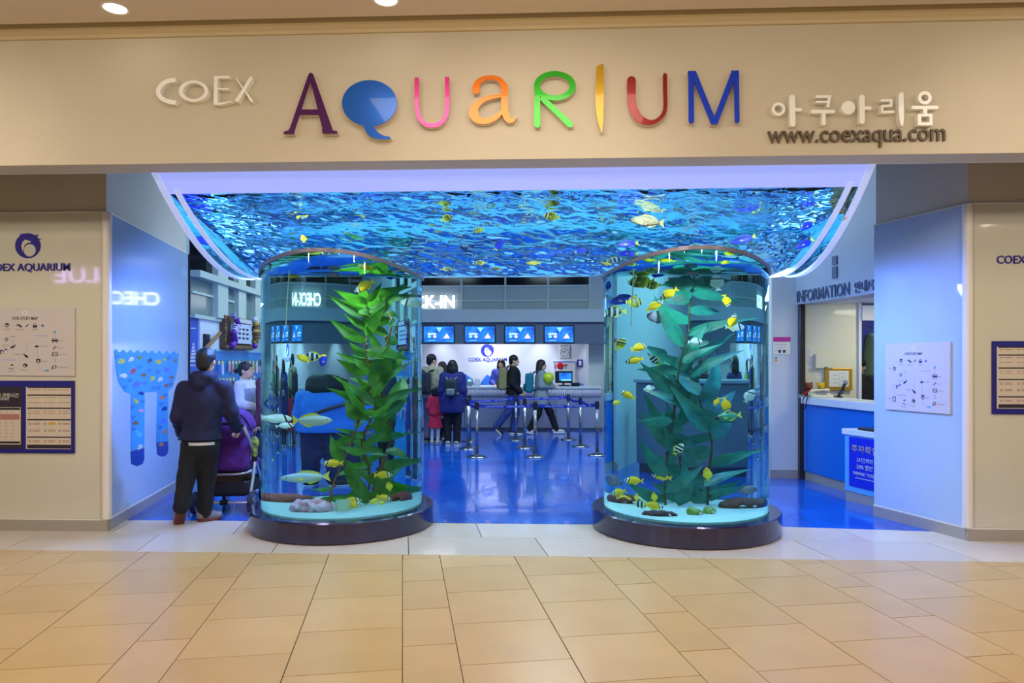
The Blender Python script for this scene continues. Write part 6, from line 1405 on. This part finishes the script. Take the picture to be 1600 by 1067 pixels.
def fish(kind, where, px, py, deg, Lpx, fr, lab):
    """deg: heading in the picture, 0 = right, 90 = up; Lpx = length as it shows"""
    if where=='O': p=in_trough(px,py,fr); L=1.3*Lpx*(p-CAM).length/F; grp='fish in the overhead tank'; place='the overhead tank'
    else:
        sx=-1 if where=='L' else 1; p=in_tank(px,py,sx,fr); L=Lpx*(p-CAM).length/F/1.12; grp='fish in the %s column tank'%('left' if sx<0 else 'right'); place=grp[8:]
        r_=math.hypot(p.x-sx*TX,p.y); mx=TR-.03-L*.42
        if r_>mx: p.x=sx*TX+(p.x-sx*TX)*mx/r_; p.y*=mx/r_
        p.z=max(p.z,BH+.05+L*.12)
    if where=='O': p.z=min(max(p.z,PZ0+PA*p.y*p.y+.05+L*.2),WL-.06)
    nm,ds=NAMES[kind]; t=thing(nm,'%s %s'%(ds,lab),'fish',p,0,grp)
    a=math.radians(deg); rr=random.Random(int(px*7+py)); yaw=rr.uniform(-.35,.35)
    ex=Vector((math.cos(a),0,math.sin(a))); ex.rotate(Matrix.Rotation(yaw,3,'Z')); side=Vector((0,1,0)); side.rotate(Matrix.Rotation(yaw,3,'Z'))
    ez=ex.cross(side)
    if ez.z<0 or (abs(ez.z)<.2 and ez.x<0): ez=-ez
    ey=ez.cross(ex); t.rotation_euler=Matrix((ex,ey,ez)).transposed().to_euler()
    for n_,me in fish_meshes(kind):
        o=bpy.data.objects.new(n_,me); COL.objects.link(o); o.parent=t; o.scale=(L,L,L)
for a in (('foxface','L',458,430,0,22,.55,'just under the rim at the left of the left column tank'),('foxface','L',575,406,5,22,.5,'swimming right beneath the rim of the left column tank'),('tang','L',612,430,10,28,.5,'with yellow tail near the top right of the left column tank'),
 ('foxface','L',570,447,215,34,.35,'diving left above the green kelp'),('striped','L',489,557,180,26,.6,'heading left above the blue shirt'),('tang','L',505,563,260,20,.5,'nose down beside the striped fish of the left column tank'),('yellow','L',474,560,140,20,.6,'left of the striped fish in the left column tank'),
 ('pale','L',487,657,0,54,.35,'crossing in front of the blue shirt'),('white','L',434,654,0,22,.8,'at the left glass of the left column tank, upper of two'),('white','L',446,665,10,15,.8,'at the left glass of the left column tank, lower of two'),('foxface','L',520,724,180,28,.4,'halfway down the left column tank beside a kelp stem'),
 ('foxface','L',599,742,0,28,.45,'heading right among the low green kelp leaves'),('foxface','L',549,783,5,28,.35,'near the sand right of the ribbed jar'),('foxface','L',552,799,0,26,.28,'touching the sand beside the ribbed jar'),('foxface','L',600,780,-20,22,.5,'nose down over the sand of the left column tank'),
 ('yellow','L',585,797,30,16,.4,'over the sand at the kelp foot'),('yellow','L',608,760,100,16,.5,'upright among low green kelp'),('pale','L',480,746,185,50,.75,'low behind the coral rock'),('white','L',646,473,180,26,.6,'at the right glass of the left column tank'),('yellow','L',596,800,20,12,.3,'smallest over the left tank sand'),
 ('tang','R',1028,413,175,32,.5,'larger of two below the rim of the right column tank'),('tang','R',1026,428,0,24,.5,'smaller of two below the rim of the right column tank'),('tang','R',1100,388,180,26,.6,'under the rim centre of the right column tank'),('tang','R',950,447,80,18,.4,'upright at the left glass of the right column tank'),
 ('butterfly','R',1002,440,180,34,.5,'with a pale belly left of the olive round one'),('butterfly','R',1021,446,185,22,.45,'second from the rim in the right column tank'),('foxface','R',1045,459,215,30,.35,'diving left toward the kelp top'),('foxface','R',1023,478,35,28,.4,'rising right below the diving one'),('butterfly','R',990,472,0,30,.4,'dark one near the left glass at sign height'),
 ('tang','R',974,468,190,34,.55,'dark one partly behind the butterfly fish'),('striped','R',960,487,180,32,.5,'at the left glass above mid height'),('grey','R',1028,496,165,32,.45,'alone above the middle left kelp leaf'),('butterfly','R',969,538,60,24,.4,'tilted up at the left glass'),('foxface','R',998,543,15,30,.4,'heading right at mid height left'),('foxface','R',991,563,195,28,.4,'heading left at mid height left'),
 ('striped','R',1023,563,130,22,.5,'beside the mid kelp leaves'),('foxface','R',980,617,150,26,.4,'heading up left beside the pale pole'),('yellow','R',963,629,200,16,.4,'close to the left glass of the right column tank'),('white','R',1014,607,10,16,.5,'small at mid left of the right column tank'),('white','R',1120,442,100,26,.5,'with yellow back right of the kelp top'),
 ('foxface','R',1135,470,285,22,.5,'nose down right of the kelp top'),('foxface','R',1145,502,75,26,.45,'nose up in front of the mirrored screens'),('white','R',1148,511,0,22,.55,'pale one under the nose up fish'),('foxface','R',1134,633,280,28,.4,'nose down above the teal wrasse'),('teal','R',1138,651,190,36,.4,'at mid height on the right'),('white','R',1171,619,60,24,.4,'tilted near the right glass'),
 ('striped','R',1060,702,60,22,.45,'in front of the central kelp leaves'),('foxface','R',1034,745,170,26,.5,'low beside a kelp stem of the right column tank'),('foxface','R',990,751,180,30,.4,'low left heading left'),('grey','R',957,751,165,34,.4,'low at the left glass'),('foxface','R',966,769,200,26,.35,'lowest at the left glass'),('yellow','R',995,777,270,14,.4,'facing down low at the left'),
 ('yellow','R',1022,777,95,16,.4,'upright low left of the kelp foot'),('foxface','R',1021,795,-10,30,.3,'just over the red rock'),('striped','R',1003,799,180,22,.32,'resting on the sand near the pierced rock'),('yellow','R',1105,741,95,22,.4,'upright before the low kelp leaves'),('grey','R',1168,766,10,24,.5,'low near the right glass'),('white','R',1086,534,0,20,.4,'before the kelp stem at mid height'),
 ('puffer','R',1083,393,185,46,.6,'under the rim of the right column tank'),('yellow','R',974,797,0,20,.5,'behind the pierced rock'),('foxface','R',1120,628,250,16,.5,'small one left of the teal wrasse'),
 ('butterfly','O',862,337,180,20,.25,'in the middle of the overhead tank'),('butterfly','O',865,306,10,15,.12,'at the waterline above the middle'),('puffer','O',1012,346,180,42,.25,'pale in the overhead tank right of centre'),('puffer','O',1312,322,120,40,.12,'climbing at the right end of the overhead tank'),
 ('tang','O',981,381,190,26,.2,'above the right column rim, upper of two'),('tang','O',982,396,185,24,.2,'above the right column rim, lower of two'),('striped','O',960,406,10,20,.2,'left of the blue pair by the right column'),('yellow','O',948,412,150,14,.2,'beside the striped one by the right column'),('tang','O',908,392,20,16,.25,'small, between the columns'),
 ('tang','O',1162,374,200,28,.2,'right of the right column rim'),('tang','O',1262,352,230,20,.2,'upper of two near the right tank end'),('tang','O',1257,381,220,24,.2,'lower of two near the right tank end'),('tang','O',320,376,-35,26,.15,'diving at the left end of the overhead tank'),('tang','O',780,383,60,20,.25,'rising near the middle of the overhead tank'),
 ('butterfly','O',750,411,180,18,.2,'left of two low between the columns'),('butterfly','O',776,420,180,16,.2,'right of two low between the columns'),('butterfly','O',699,421,0,18,.2,'low just right of the left column'),('yellow','O',834,411,170,18,.2,'low right of the middle of the overhead tank'),('butterfly','O',698,341,20,16,.25,'upper left of the middle of the overhead tank'),('yellow','O',474,373,95,13,.25,'above the left column rim'),('butterfly','O',748,360,200,14,.25,'left of the rising blue tang')):
    fish(*a)
